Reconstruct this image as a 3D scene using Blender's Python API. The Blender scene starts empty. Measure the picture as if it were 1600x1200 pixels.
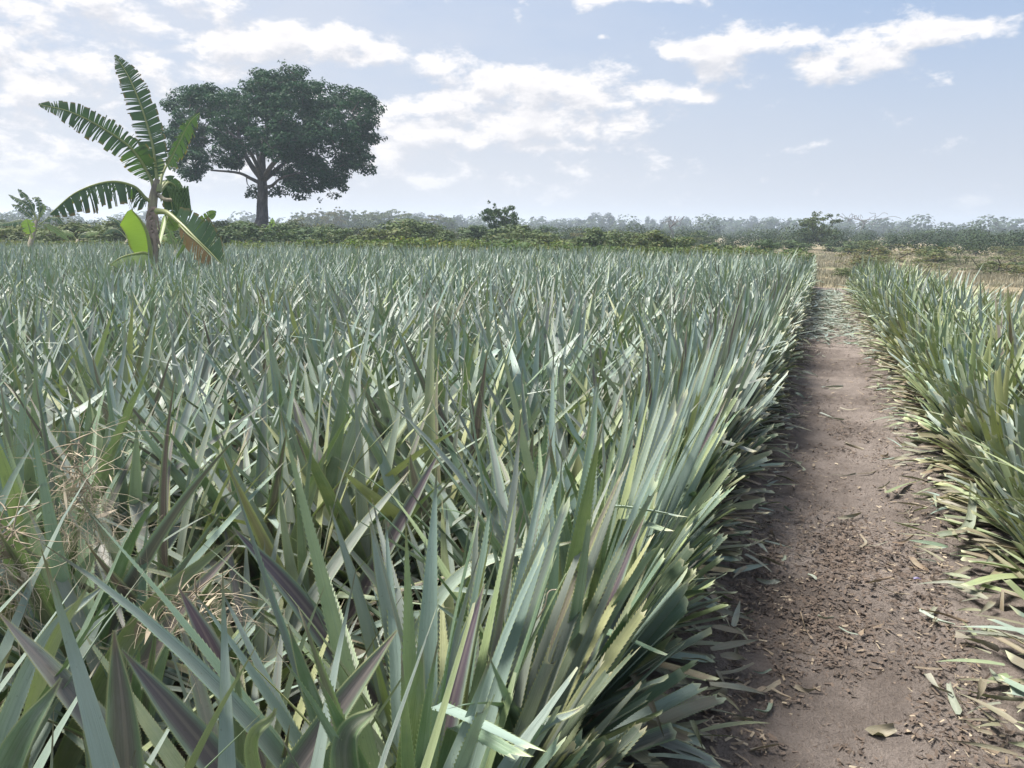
import bpy, math, random
import numpy as np
from mathutils import Vector, Matrix

# ------------------------------------------------------------------ camera
SC = bpy.context.scene
COL = SC.collection
R = math.radians
FPX = 1210.0            # focal length in pixels of a 1600 px wide picture
CAM_H = 1.5
YAW, PITCH, ROLL = R(22.2), R(11.13), R(0.5)
cam_d = bpy.data.cameras.new('camera')
cam_d.sensor_width = 36.0
cam_d.lens = 36.0 * FPX / 1600.0
cam_d.clip_start = 0.05
cam_d.clip_end = 5000
cam = bpy.data.objects.new('camera', cam_d)
COL.objects.link(cam)
CAM_M = Matrix.Rotation(YAW, 3, 'Z') @ Matrix.Rotation(math.pi / 2 - PITCH, 3, 'X') @ Matrix.Rotation(ROLL, 3, 'Z')
cam.matrix_world = Matrix.Translation((0, 0, CAM_H)) @ CAM_M.to_4x4()
SC.camera = cam
SC.render.resolution_x, SC.render.resolution_y = 1024, 768
CM = np.array(CAM_M)


def ray(px, py):
    return CM @ np.array([(px - 800) / FPX, -(py - 600) / FPX, -1.0])


def at(px, py, depth):
    """the place seen at a photo pixel, depth metres in front of the camera"""
    return np.array([0, 0, CAM_H]) + depth * ray(px, py)


def on_z(px, py, z=0.0):
    d = ray(px, py)
    return np.array([0, 0, CAM_H]) + (z - CAM_H) / d[2] * d


def gat(px, depth):
    """ground point below a photo column at a distance"""
    p = at(px, 600, depth)
    p[2] = 0
    return p


def proj(P):
    q = (np.asarray(P, float) - np.array([0, 0, CAM_H])) @ CM
    z = -q[..., 2]
    z = np.where(np.abs(z) < 1e-6, 1e-6, z)
    return 800 + FPX * q[..., 0] / z, 600 - FPX * q[..., 1] / z, z


# ------------------------------------------------------------------ render settings
SC.view_settings.view_transform = 'Standard'
SC.view_settings.look = 'None'
SC.view_settings.gamma = 1
SC.view_settings.use_curve_mapping = False
SC.view_settings.exposure = 1.0
SC.cycles.use_denoising = True
SC.cycles.max_bounces = 6
SC.cycles.diffuse_bounces = 2
SC.cycles.glossy_bounces = 2
SC.cycles.transmission_bounces = 3
SC.cycles.volume_bounces = 1
SC.cycles.transparent_max_bounces = 4
SC.cycles.sample_clamp_indirect = 6

# ------------------------------------------------------------------ node helpers


class NT:
    def __init__(s, tree):
        s.t = tree

    def n(s, typ, **kw):
        nd = s.t.nodes.new(typ)
        for k, v in kw.items():
            if k.startswith('i_'):
                key = k[2:]
                key = int(key) if key.isdigit() else key
                sock = nd.inputs[key]
                if isinstance(v, bpy.types.NodeSocket):
                    s.t.links.new(v, sock)
                else:
                    sock.default_value = v
            else:
                setattr(nd, k, v)
        return nd

    def m(s, op, a, b=None, c=None, clamp=False):
        nd = s.t.nodes.new('ShaderNodeMath')
        nd.operation = op
        nd.use_clamp = clamp
        for i, v in enumerate((a, b, c)):
            if v is None:
                continue
            if isinstance(v, bpy.types.NodeSocket):
                s.t.links.new(v, nd.inputs[i])
            else:
                nd.inputs[i].default_value = v
        return nd.outputs[0]

    def v(s, op, a, b=None):
        nd = s.t.nodes.new('ShaderNodeVectorMath')
        nd.operation = op
        for i, x in enumerate((a, b)):
            if x is None:
                continue
            if isinstance(x, bpy.types.NodeSocket):
                s.t.links.new(x, nd.inputs[i])
            else:
                nd.inputs[i].default_value = x
        return nd.outputs['Value'] if op in ('DOT_PRODUCT', 'LENGTH') else nd.outputs['Vector']

    def mix(s, fac, a, b, typ='MIX'):
        nd = s.t.nodes.new('ShaderNodeMix')
        nd.data_type = 'RGBA'
        nd.blend_type = typ
        for sock, x in ((nd.inputs[0], fac), (nd.inputs[6], a), (nd.inputs[7], b)):
            if isinstance(x, bpy.types.NodeSocket):
                s.t.links.new(x, sock)
            else:
                if sock.type == 'RGBA' and len(x) == 3:
                    x = (*x, 1)
                sock.default_value = x
        return nd.outputs[2]

    def smooth(s, x, lo, hi, a=0.0, b=1.0):
        nd = s.n('ShaderNodeMapRange', interpolation_type='SMOOTHSTEP', i_0=x, i_1=lo, i_2=hi, i_3=a, i_4=b)
        return nd.outputs[0]

    def noise(s, vec, scale, detail=4, rough=0.55, dist=0.0):
        nd = s.n('ShaderNodeTexNoise', i_Scale=scale, i_Detail=detail, i_Roughness=rough, i_Distortion=dist)
        if vec is not None:
            s.t.links.new(vec, nd.inputs['Vector'])
        return nd.outputs[0]


# ------------------------------------------------------------------ sky
SUN_EL, SUN_AZ = R(63), R(-84)          # azimuth measured from +Y towards +X
world = bpy.data.worlds.new('World')
SC.world = world
world.use_nodes = True
wt = world.node_tree
wt.nodes.clear()
W = NT(wt)
sky = W.n('ShaderNodeTexSky', sky_type='NISHITA')
sky.sun_disc = False
sky.sun_elevation = SUN_EL
sky.sun_rotation = SUN_AZ
sky.air_density = 1.0
sky.dust_density = 2.2
sky.ozone_density = 1.0
# cloud density in the sky's own azimuth and elevation
CLOUDS = [  # px, py, radius x, radius y, weight
    (30, 50, 80, 30, .56), (120, 105, 90, 22, .60), (60, 140, 90, 24, .60), (90, 215, 150, 40, .52), (330, 12, 60, 20, .6), (150, 5, 70, 22, .5), (60, 300, 260, 50, .42),
    (410, 72, 90, 24, .80), (500, 60, 85, 24, .85), (585, 78, 50, 22, .85), (330, 100, 60, 24, .60), (225, 100, 40, 24, .6), (300, 150, 90, 30, .40),
    (665, 95, 16, 14, .6), (750, 135, 110, 42, .85), (690, 185, 110, 50, .75), (865, 145, 115, 40, .85), (990, 150, 80, 18, .75), (1060, 155, 50, 12, .6), (1155, 138, 22, 7, .55),
    (850, 195, 150, 34, .66), (860, 235, 120, 10, .55), (640, 260, 180, 45, .45), (850, 290, 320, 50, .34), (1250, 225, 110, 12, .18),
    (1050, 92, 22, 22, .72), (1110, 92, 45, 24, .85), (1190, 70, 55, 16, .75), (1260, 58, 36, 14, .65), (1330, 88, 70, 30, .88), (1290, 120, 40, 18, .6),
    (1430, 58, 75, 24, .82), (1530, 45, 55, 16, .70), (938, 58, 16, 6, .7), (1460, 138, 40, 5, .3), (1000, -4, 100, 9, .65), (1230, 40, 20, 8, .4),
    (-250, 100, 220, 150, .55), (1900, 120, 160, 50, .5), (700, -300, 500, 100, .4)]
gt = bpy.data.node_groups.new('cloud_density', 'ShaderNodeTree')
gt.interface.new_socket('Vector', in_out='INPUT', socket_type='NodeSocketVector')
gt.interface.new_socket('Density', in_out='OUTPUT', socket_type='NodeSocketFloat')
G = NT(gt)
gi = G.n('NodeGroupInput')
go = G.n('NodeGroupOutput')
dv = G.v('NORMALIZE', gi.outputs[0])
sx = G.n('ShaderNodeSeparateXYZ', i_0=dv)
azs = G.m('ARCTAN2', sx.outputs[0], sx.outputs[1])
els = G.m('ARCSINE', sx.outputs[2])
ae = G.n('ShaderNodeCombineXYZ', i_0=azs, i_1=els).outputs[0]
stretch = G.v('MULTIPLY', dv, (1, 1, 2.0))
n_big = G.noise(stretch, 5.5, 7, 0.60, 0.25)
n_small = G.noise(stretch, 18.0, 8, 0.62, 0.15)
warp = G.n('ShaderNodeTexNoise', i_Scale=9.0, i_Detail=4, i_Vector=stretch).outputs[1]
wv = G.v('MULTIPLY', G.v('SUBTRACT', warp, (0.5, 0.5, 0.5)), (0.07, 0.035, 0))
aew = G.v('ADD', ae, wv)
tot = None
for (px, py, rx, ry, wt_) in CLOUDS:
    d = ray(px, py)
    d = d / np.linalg.norm(d)
    a0, e0 = math.atan2(d[0], d[1]), math.asin(d[2])
    q = G.v('SUBTRACT', aew, (a0, e0, 0))
    q = G.v('MULTIPLY', q, (FPX / rx / 1.25, FPX / ry / 1.25, 0))
    k = G.v('DOT_PRODUCT', q, q)
    e = G.m('MULTIPLY', G.m('EXPONENT', G.m('MULTIPLY', k, -1.0)), wt_)
    tot = e if tot is None else G.m('SMOOTH_MAX', tot, e, 0.15)
tot = G.m('MINIMUM', tot, 0.90)
dens = G.m('ADD', G.m('ADD', G.m('MULTIPLY', n_big, 0.55), G.m('MULTIPLY', n_small, 1.25)), G.m('MULTIPLY', tot, 0.66))
gt.links.new(G.m('SUBTRACT', dens, 1.13), go.inputs[0])

tc = W.n('ShaderNodeTexCoord')
gdir = tc.outputs['Generated']


def dens_at(off):
    nd = W.n('ShaderNodeGroup')
    nd.node_tree = gt
    wt.links.new(W.v('ADD', gdir, off), nd.inputs[0])
    return nd.outputs[0]


d0 = dens_at((0, 0, 0))
sunv = (math.sin(SUN_AZ) * math.cos(SUN_EL), math.cos(SUN_AZ) * math.cos(SUN_EL), math.sin(SUN_EL))
d1 = dens_at((sunv[0] * .016, sunv[1] * .016, .020))
cover = W.smooth(d0, -0.05, 0.25)
lit = W.smooth(W.m('SUBTRACT', d0, d1), -0.22, 0.24)
edge = W.smooth(d0, 0.62, 0.05)
lit = W.m('MULTIPLY', W.m('MULTIPLY_ADD', edge, 0.6, 0.4), lit)
c_cloud = W.mix(lit, (4.75, 4.8, 5.15), (7.9, 7.5, 7.2))
elev = W.n('ShaderNodeSeparateXYZ', i_0=gdir).outputs[2]
# thin bright high haze: the sky pales towards the horizon
sk = W.mix(0.6, sky.outputs[0], (2.45, 3.45, 5.25))
veil = W.smooth(elev, 0.34, -0.02)
sk = W.mix(W.m('MULTIPLY', veil, 0.85), sk, (4.35, 4.5, 5.0))
# broad thin cloud sheet, thicker towards the sun side
leftness = W.v('DOT_PRODUCT', W.v('NORMALIZE', gdir), (-0.9, 0.43, 0.0))
sheet = W.m('MULTIPLY', W.smooth(leftness, 0.30, 0.98), W.smooth(W.noise(W.v('MULTIPLY', gdir, (1, 1, 3.0)), 3.2, 6, 0.6), 0.30, 0.62, 0.45, 1.0))
sk = W.mix(W.m('MULTIPLY', sheet, 0.55), sk, (5.3, 5.25, 5.4))
sk = W.mix(W.smooth(elev, 0.42, 0.75, 0, 0.6), sk, (6.6, 6.6, 6.8))
fade = W.smooth(elev, 0.01, 0.11)
c_sky = W.mix(W.m('MULTIPLY', W.m('MULTIPLY', cover, 0.92), W.m('MULTIPLY_ADD', fade, 0.75, 0.25)), sk, c_cloud)
bg = W.n('ShaderNodeBackground', i_Color=c_sky, i_Strength=0.077)
wo = W.n('ShaderNodeOutputWorld')
wt.links.new(bg.outputs[0], wo.inputs[0])

sun_d = bpy.data.lights.new('sun', 'SUN')
sun_d.energy = 4.8
sun_d.angle = R(22)
sun_d.color = (1.0, 0.94, 0.84)
sun = bpy.data.objects.new('sun', sun_d)
COL.objects.link(sun)
sun.rotation_euler = Vector(sunv).to_track_quat('Z', 'Y').to_euler()

rng = np.random.default_rng(11)
random.seed(5)

# ------------------------------------------------------------------ object helpers


def tag(o, label=None, cat=None, group=None, kind=None):
    if label: o['label'] = label
    if cat: o['category'] = cat
    if group: o['group'] = group
    if kind: o['kind'] = kind
    return o


def empty(name, loc, rz=0.0):
    o = bpy.data.objects.new(name, None)
    COL.objects.link(o)
    o.location = [float(x) for x in loc]
    o.rotation_euler = (0, 0, rz)
    o.empty_display_size = 0.2
    return o


class MB:
    """collects vertices, faces and per-vertex attributes for ONE mesh"""

    def __init__(s):
        s.V, s.F, s.UV, s.T, s.n = [], [], [], [], 0
        s.mi = []

    def add(s, V, F, uv=None, tone=None, mi=0):
        V = np.asarray(V, np.float32).reshape(-1, 3)
        F = [np.asarray(f, np.int64) + s.n for f in (F if isinstance(F, list) else [F])]
        k = len(V)
        s.V.append(V)
        s.F += F
        s.mi += [mi] * len(F)
        s.UV.append(np.zeros((k, 3), np.float32) if uv is None else np.asarray(uv, np.float32))
        t = np.zeros((k, 4), np.float32)
        if tone is not None:
            t[:] = tone
        s.T.append(t)
        s.n += k

    def mesh(s, name, mats, smooth=True):
        me = bpy.data.meshes.new(name)
        V = np.concatenate(s.V)
        me.vertices.add(len(V))
        me.vertices.foreach_set('co', V.ravel())
        tot = sum(f.size for f in s.F)
        npoly = sum(len(f) for f in s.F)
        me.loops.add(tot)
        me.polygons.add(npoly)
        me.loops.foreach_set('vertex_index', np.concatenate([f.ravel() for f in s.F]).astype(np.int32))
        lt = np.concatenate([np.full(len(f), f.shape[1], np.int32) for f in s.F])
        me.polygons.foreach_set('loop_start', np.concatenate([[0], np.cumsum(lt)[:-1]]).astype(np.int32))
        if smooth:
            me.polygons.foreach_set('use_smooth', np.ones(npoly, bool))
        mats = mats if isinstance(mats, (list, tuple)) else [mats]
        for m in mats:
            me.materials.append(m)
        if len(mats) > 1:
            me.polygons.foreach_set('material_index', np.concatenate([np.full(len(f), i, np.int32) for f, i in zip(s.F, s.mi)]))
        a = me.attributes.new('luv', 'FLOAT_VECTOR', 'POINT')
        a.data.foreach_set('vector', np.concatenate(s.UV).ravel())
        a = me.attributes.new('tone', 'FLOAT_COLOR', 'POINT')
        a.data.foreach_set('color', np.concatenate(s.T).ravel())
        me.update(calc_edges=True)
        me.validate()
        return me

    def build(s, name, mats, parent=None, loc=None, smooth=True):
        o = bpy.data.objects.new(name, s.mesh(name, mats, smooth))
        COL.objects.link(o)
        if parent is not None:
            o.parent = parent
        if loc is not None:
            o.location = [float(x) for x in loc]
        return o


def tube(mb, P, r, k=8, tone=None, cap=True, flute=None, u0=None):
    P = np.asarray(P, float)
    n = len(P)
    r = np.broadcast_to(np.asarray(r, float), (n,))
    T = np.gradient(P, axis=0)
    T /= np.linalg.norm(T, axis=1)[:, None] + 1e-9
    up = np.array([0, 0, 1.0]) if abs(T[0][2]) < 0.9 else np.array([1.0, 0, 0])
    A = np.cross(T, up)
    A /= np.linalg.norm(A, axis=1)[:, None] + 1e-9
    B = np.cross(T, A)
    th = np.arange(k) / k * 2 * np.pi
    rad = r[:, None] * (1 if flute is None else flute(th)[None, :])
    V = P[:, None] + rad[..., None] * (np.cos(th)[None, :, None] * A[:, None] + np.sin(th)[None, :, None] * B[:, None])
    F = []
    i = np.arange(n - 1)[:, None] * k
    j = np.arange(k)[None]
    j2 = (j + 1) % k
    F = [np.stack([i + j, i + j2, i + k + j2, i + k + j], -1).reshape(-1, 4)]
    uv = np.zeros((n, k, 3))
    uv[..., 0] = th[None] / 6.283 if u0 is None else u0
    uv[..., 1] = (np.arange(n) / max(n - 1, 1))[:, None]
    mb.add(V, F, uv.reshape(-1, 3), tone)


def bez(pts, n):
    """smooth curve through the given points (Catmull-Rom)"""
    P = np.asarray(pts, float)
    P = np.vstack([2 * P[0] - P[1], P, 2 * P[-1] - P[-2]])
    m = len(P) - 3
    out = []
    for t in np.linspace(0, m - 1e-6, n):
        i = int(t)
        f = t - i
        p0, p1, p2, p3 = P[i:i + 4]
        out.append(0.5 * ((2 * p1) + (-p0 + p2) * f + (2 * p0 - 5 * p1 + 4 * p2 - p3) * f * f + (-p0 + 3 * p1 - 3 * p2 + p3) * f ** 3))
    return np.array(out)


def vnoise(x, y, seed=0):
    """value noise on a lattice"""
    r_ = np.random.default_rng(seed)
    tab = r_.random((256, 256))
    xi, yi = np.floor(x).astype(int), np.floor(y).astype(int)
    fx, fy = x - xi, y - yi
    fx, fy = fx * fx * (3 - 2 * fx), fy * fy * (3 - 2 * fy)
    g = lambda a, b: tab[a % 256, b % 256]
    return (g(xi, yi) * (1 - fx) + g(xi + 1, yi) * fx) * (1 - fy) + (g(xi, yi + 1) * (1 - fx) + g(xi + 1, yi + 1) * fx) * fy


def fbm(x, y, seed=0, octv=5, gain=0.5):
    s, a, f = 0, 1, 1
    for k in range(octv):
        s = s + a * (vnoise(x * f + 13.7 * k, y * f + 7.1 * k, seed + k) - 0.5)
        a *= gain
        f *= 2.03
    return s


# ------------------------------------------------------------------ materials


def new_mat(name):
    m = bpy.data.materials.new(name)
    m.use_nodes = True
    m.node_tree.nodes.clear()
    return m, NT(m.node_tree)


def finish(m, N, bsdf, extra=None, mixf=0.0):
    out = N.n('ShaderNodeOutputMaterial')
    if extra is None:
        m.node_tree.links.new(bsdf.outputs[0], out.inputs[0])
    else:
        mx = N.n('ShaderNodeMixShader', i_0=mixf, i_1=bsdf.outputs[0], i_2=extra.outputs[0])
        m.node_tree.links.new(mx.outputs[0], out.inputs[0])
    return m


def mat_pineapple():
    """waxy sword leaf: tone r = glaucous to yellow green, g = purple centre band, b = dryness, a = cut end"""
    m, N = new_mat('pineapple_leaf')
    at_ = N.n('ShaderNodeAttribute', attribute_name='tone')
    uv = N.n('ShaderNodeAttribute', attribute_name='luv')
    s = N.n('ShaderNodeSeparateColor', i_0=at_.outputs[0])
    hue, pur, dry, cut = s.outputs[0], s.outputs[1], s.outputs[2], at_.outputs['Alpha']
    su = N.n('ShaderNodeSeparateXYZ', i_0=uv.outputs[1])
    u, v = su.outputs[0], su.outputs[1]
    geo = N.n('ShaderNodeNewGeometry')
    oc = N.n('ShaderNodeTexCoord').outputs['Object']
    blot = N.noise(oc, 14.0, 4, 0.6)
    rampc = N.n('ShaderNodeValToRGB', i_0=N.m('ADD', hue, N.m('MULTIPLY', N.m('SUBTRACT', blot, 0.5), 0.35), clamp=True))
    el = rampc.color_ramp.elements
    el[0].position, el[0].color = 0.0, (0.292, 0.350, 0.318, 1)
    el[1].position, el[1].color = 1.0, (0.37, 0.41, 0.17, 1)
    e = el.new(0.35); e.color = (0.215, 0.280, 0.222, 1)
    e = el.new(0.65); e.color = (0.105, 0.178, 0.068, 1)
    # fibres running along the blade
    fv = N.n('ShaderNodeCombineXYZ', i_0=N.m('MULTIPLY', u, 26.0), i_1=N.m('MULTIPLY', v, 2.2), i_2=su.outputs[2]).outputs[0]
    fib = N.noise(fv, 1.0, 3, 0.6)
    base = N.mix(N.m('MULTIPLY', N.smooth(fib, 0.3, 0.75, 0.0, 0.34), N.m('SUBTRACT', 1.0, N.m('MULTIPLY', hue, 0.75))), rampc.outputs[0], (0.27, 0.34, 0.27))
    base = N.mix(N.smooth(fib, 0.55, 0.2, 0.0, 0.40), base, (0.07, 0.12, 0.08))
    cu = N.m('ABSOLUTE', N.m('SUBTRACT', u, 0.5))
    bloom = N.noise(N.n('ShaderNodeCombineXYZ', i_0=N.m('MULTIPLY', u, 2.0), i_1=N.m('MULTIPLY', v, 4.0), i_2=su.outputs[2]).outputs[0], 1.6, 5, 0.65)
    base = N.mix(N.m('MULTIPLY', N.smooth(bloom, 0.45, 0.68, 0.0, 0.5), N.m('SUBTRACT', 1.0, N.m('MULTIPLY', hue, 0.8))), base, (0.33, 0.385, 0.345))
    base = N.mix(N.smooth(bloom, 0.42, 0.30, 0.0, 0.45), base, (0.10, 0.145, 0.085))
    band = N.m('MULTIPLY', N.smooth(N.m('ADD', cu, N.m('MULTIPLY', N.m('SUBTRACT', fib, 0.5), 0.16)), 0.50, 0.20), pur)
    base = N.mix(N.m('MULTIPLY', band, 0.85), base, (0.105, 0.056, 0.092))
    hl = N.m('MULTIPLY', N.smooth(N.m('ABSOLUTE', N.m('SUBTRACT', u, 0.56)), 0.10, 0.02), N.m('MULTIPLY', pur, 0.35))
    base = N.mix(hl, base, (0.33, 0.27, 0.25))
    edge = N.smooth(cu, 0.44, 0.49)
    base = N.mix(N.m('MULTIPLY', edge, 0.45), base, (0.34, 0.38, 0.20))
    tip = N.m('MULTIPLY', N.smooth(N.m('ADD', v, N.m('MULTIPLY', N.m('SUBTRACT', bloom, 0.5), 0.25)), 0.90, 0.99), 0.85)
    dryf = N.m('MAXIMUM', N.m('ADD', dry, N.m('MULTIPLY', N.m('SUBTRACT', blot, 0.5), N.m('MULTIPLY', dry, 1.2))), tip, clamp=True)
    dcol = N.mix(fib, (0.13, 0.100, 0.072), (0.33, 0.27, 0.195))
    # silvery scales on the underside
    back = N.m('MULTIPLY', geo.outputs['Backfacing'], N.m('MULTIPLY_ADD', hue, -0.40, 0.58))
    base = N.mix(back, base, (0.27, 0.33, 0.295))
    base = N.mix(dryf, base, dcol)
    base = N.mix(cut, base, (0.52, 0.53, 0.36))
    spots = N.smooth(N.noise(oc, 120.0, 2, 0.5), 0.68, 0.76, 0.0, 0.35)
    base = N.mix(spots, base, (0.10, 0.10, 0.07))
    oi = N.n('ShaderNodeObjectInfo')
    base = N.mix(1.0, base, N.n('ShaderNodeCombineColor', i_0=N.m('MULTIPLY_ADD', oi.outputs['Random'], 0.2, 0.9), i_1=1.0, i_2=1.0).outputs[0], 'MULTIPLY')
    bump = N.n('ShaderNodeBump', i_Strength=0.6, i_Distance=0.003, i_Height=fib)
    b = N.n('ShaderNodeBsdfPrincipled', i_Normal=bump.outputs[0])
    m.node_tree.links.new(base, b.inputs['Base Color'])
    m.node_tree.links.new(N.m('MULTIPLY_ADD', bloom, 0.40, 0.24), b.inputs['Roughness'])
    b.inputs['Specular IOR Level'].default_value = 0.55
    tr = N.n('ShaderNodeBsdfTranslucent', i_Color=N.mix(1.0, base, (0.95, 1.15, 0.55), 'MULTIPLY'))
    return finish(m, N, b, tr, 0.07)


def mat_foliage(name, dark, light, scale=0.6, trans=0.2, third=None, rough=0.55):
    m, N = new_mat(name)
    oc = N.n('ShaderNodeTexCoord').outputs['Object']
    at_ = N.n('ShaderNodeAttribute', attribute_name='tone')
    s = N.n('ShaderNodeSeparateColor', i_0=at_.outputs[0])
    nz = N.noise(oc, scale, 3, 0.6)
    f = N.m('ADD', N.m('MULTIPLY', s.outputs[0], 0.6), N.m('MULTIPLY', nz, 0.5), clamp=True)
    c = N.mix(f, dark, light)
    if third is not None:
        c = N.mix(N.smooth(s.outputs[1], 0.8, 0.95), c, third)
    oi = N.n('ShaderNodeObjectInfo')
    c = N.mix(1.0, c, N.n('ShaderNodeCombineColor', i_0=N.m('MULTIPLY_ADD', oi.outputs['Random'], 0.5, 0.8), i_1=N.m('MULTIPLY_ADD', oi.outputs['Random'], 0.22, 0.9), i_2=1.0).outputs[0], 'MULTIPLY')
    b = N.n('ShaderNodeBsdfPrincipled', i_Roughness=rough)
    m.node_tree.links.new(c, b.inputs['Base Color'])
    b.inputs['Specular IOR Level'].default_value = 0.06
    tr = N.n('ShaderNodeBsdfTranslucent', i_Color=N.mix(1.0, c, (1.1, 1.25, 0.5), 'MULTIPLY'))
    return finish(m, N, b, tr, trans)


def mat_bark(name, a, b_, scale=3.0, stretch=(3, 3, 0.5)):
    m, N = new_mat(name)
    oc = N.n('ShaderNodeTexCoord').outputs['Object']
    nz = N.noise(N.v('MULTIPLY', oc, stretch), scale, 6, 0.65)
    n2 = N.noise(oc, scale * 0.5, 3, 0.5)
    c = N.mix(N.smooth(N.m('MULTIPLY_ADD', n2, 0.4, N.m('MULTIPLY', nz, 0.6)), 0.35, 0.65), a, b_)
    bump = N.n('ShaderNodeBump', i_Strength=0.7, i_Distance=0.03, i_Height=nz)
    b = N.n('ShaderNodeBsdfPrincipled', i_Roughness=0.85, i_Normal=bump.outputs[0])
    m.node_tree.links.new(c, b.inputs['Base Color'])
    return finish(m, N, b)


def mat_plain(name, a, b_, scale=20.0, rough=0.8, trans=0.0):
    m, N = new_mat(name)
    oc = N.n('ShaderNodeTexCoord').outputs['Object']
    at_ = N.n('ShaderNodeAttribute', attribute_name='tone')
    s = N.n('ShaderNodeSeparateColor', i_0=at_.outputs[0])
    nz = N.noise(oc, scale, 4, 0.6)
    c = N.mix(N.m('ADD', N.m('MULTIPLY', nz, 0.5), N.m('MULTIPLY', s.outputs[0], 0.6), clamp=True), a, b_)
    b = N.n('ShaderNodeBsdfPrincipled', i_Roughness=rough)
    m.node_tree.links.new(c, b.inputs['Base Color'])
    if trans:
        tr = N.n('ShaderNodeBsdfTranslucent', i_Color=c)
        return finish(m, N, b, tr, trans)
    return finish(m, N, b)


def mat_soil():
    m, N = new_mat('path_soil')
    oc = N.n('ShaderNodeTexCoord').outputs['Object']
    at_ = N.n('ShaderNodeAttribute', attribute_name='tone')
    s = N.n('ShaderNodeSeparateColor', i_0=at_.outputs[0])
    big = N.noise(oc, 1.7, 6, 0.62, 0.4)
    mid = N.noise(oc, 9.0, 6, 0.65)
    fine = N.noise(oc, 70.0, 5, 0.7)
    grain = N.noise(oc, 320.0, 3, 0.7)
    f = N.m('ADD', N.m('MULTIPLY', big, 0.50), N.m('MULTIPLY', mid, 0.35))
    f = N.m('ADD', f, N.m('MULTIPLY', N.m('SUBTRACT', fine, 0.5), 0.75))
    f = N.m('ADD', f, N.m('MULTIPLY', s.outputs[0], 0.16))
    f = N.smooth(f, 0.20, 0.66)
    c = N.mix(f, (0.135, 0.112, 0.100), (0.340, 0.293, 0.268))
    c = N.mix(N.smooth(fine, 0.50, 0.66, 0, 0.65), c, (0.085, 0.063, 0.052))
    c = N.mix(N.smooth(fine, 0.45, 0.28, 0, 0.35), c, (0.40, 0.32, 0.26))
    c = N.mix(N.smooth(grain, 0.62, 0.70, 0, 0.5), c, (0.07, 0.055, 0.045))
    h = N.m('ADD', N.m('MULTIPLY', fine, 1.0), N.m('ADD', N.m('MULTIPLY', grain, 0.35), N.m('MULTIPLY', mid, 1.6)))
    bump = N.n('ShaderNodeBump', i_Strength=1.0, i_Distance=0.03, i_Height=h)
    b = N.n('ShaderNodeBsdfPrincipled', i_Roughness=0.93, i_Normal=bump.outputs[0])
    m.node_tree.links.new(c, b.inputs['Base Color'])
    b.inputs['Specular IOR Level'].default_value = 0.2
    return finish(m, N, b)


def mat_plain_land():
    """open land: dry straw, bare earth and green patches"""
    m, N = new_mat('open_land')
    oc = N.n('ShaderNodeTexCoord').outputs['Object']
    n1 = N.noise(oc, 0.12, 6, 0.6)
    n2 = N.noise(oc, 0.9, 6, 0.65)
    n3 = N.noise(oc, 9.0, 5, 0.7)
    c = N.mix(N.smooth(n2, 0.38, 0.62), (0.135, 0.115, 0.07), (0.285, 0.235, 0.15))
    c = N.mix(N.smooth(n1, 0.48, 0.62, 0, 0.7), c, (0.095, 0.115, 0.05))
    c = N.mix(N.smooth(n3, 0.5, 0.75, 0, 0.6), c, (0.10, 0.08, 0.055))
    bump = N.n('ShaderNodeBump', i_Strength=0.8, i_Distance=0.05, i_Height=n3)
    b = N.n('ShaderNodeBsdfPrincipled', i_Roughness=0.95, i_Normal=bump.outputs[0])
    m.node_tree.links.new(c, b.inputs['Base Color'])
    return finish(m, N, b)


M_PINE = mat_pineapple()
M_SOIL = mat_soil()
M_LAND = mat_plain_land()
M_TREE = mat_foliage('broad_tree_leaves', (0.008, 0.036, 0.018), (0.022, 0.078, 0.032), 0.5, 0.15)
M_BUSH = mat_foliage('bush_leaves', (0.050, 0.078, 0.038), (0.120, 0.165, 0.075), 0.9, 0.15, (0.13, 0.14, 0.07))
M_BUSH_Y = mat_foliage('weed_leaves', (0.070, 0.105, 0.042), (0.150, 0.205, 0.075), 1.2, 0.2, (0.20, 0.19, 0.09))
M_SCRUB = mat_foliage('scrub_leaves', (0.065, 0.085, 0.038), (0.145, 0.165, 0.075), 0.9, 0.12, (0.20, 0.16, 0.11))
M_FAR = mat_foliage('far_tree_leaves', (0.020, 0.040, 0.024), (0.052, 0.080, 0.040), 0.25, 0.05)
M_DOME = mat_foliage('mango_leaves', (0.010, 0.024, 0.014), (0.026, 0.046, 0.024), 0.25, 0.03)
M_BARK = mat_bark('grey_bark', (0.055, 0.050, 0.048), (0.15, 0.135, 0.13))
M_DTWIG = mat_bark('dark_twig', (0.035, 0.032, 0.028), (0.08, 0.07, 0.06))
M_TWIG = mat_bark('twig_bark', (0.08, 0.065, 0.05), (0.18, 0.15, 0.12))
M_STRAW = mat_plain("dry_straw", (0.20, 0.155, 0.11), (0.52, 0.45, 0.34), 30)
M_GRASS = mat_plain('dry_grass', (0.17, 0.165, 0.11), (0.40, 0.37, 0.27), 0.8, 0.8, 0.15)
M_GREENGRASS = mat_plain('green_grass', (0.085, 0.11, 0.045), (0.19, 0.21, 0.10), 0.8, 0.8, 0.2)
M_CLOD = mat_plain('soil_crumb', (0.07, 0.052, 0.042), (0.27, 0.21, 0.17), 40, 0.95)

# ------------------------------------------------------------------ setting: land and path




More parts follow.
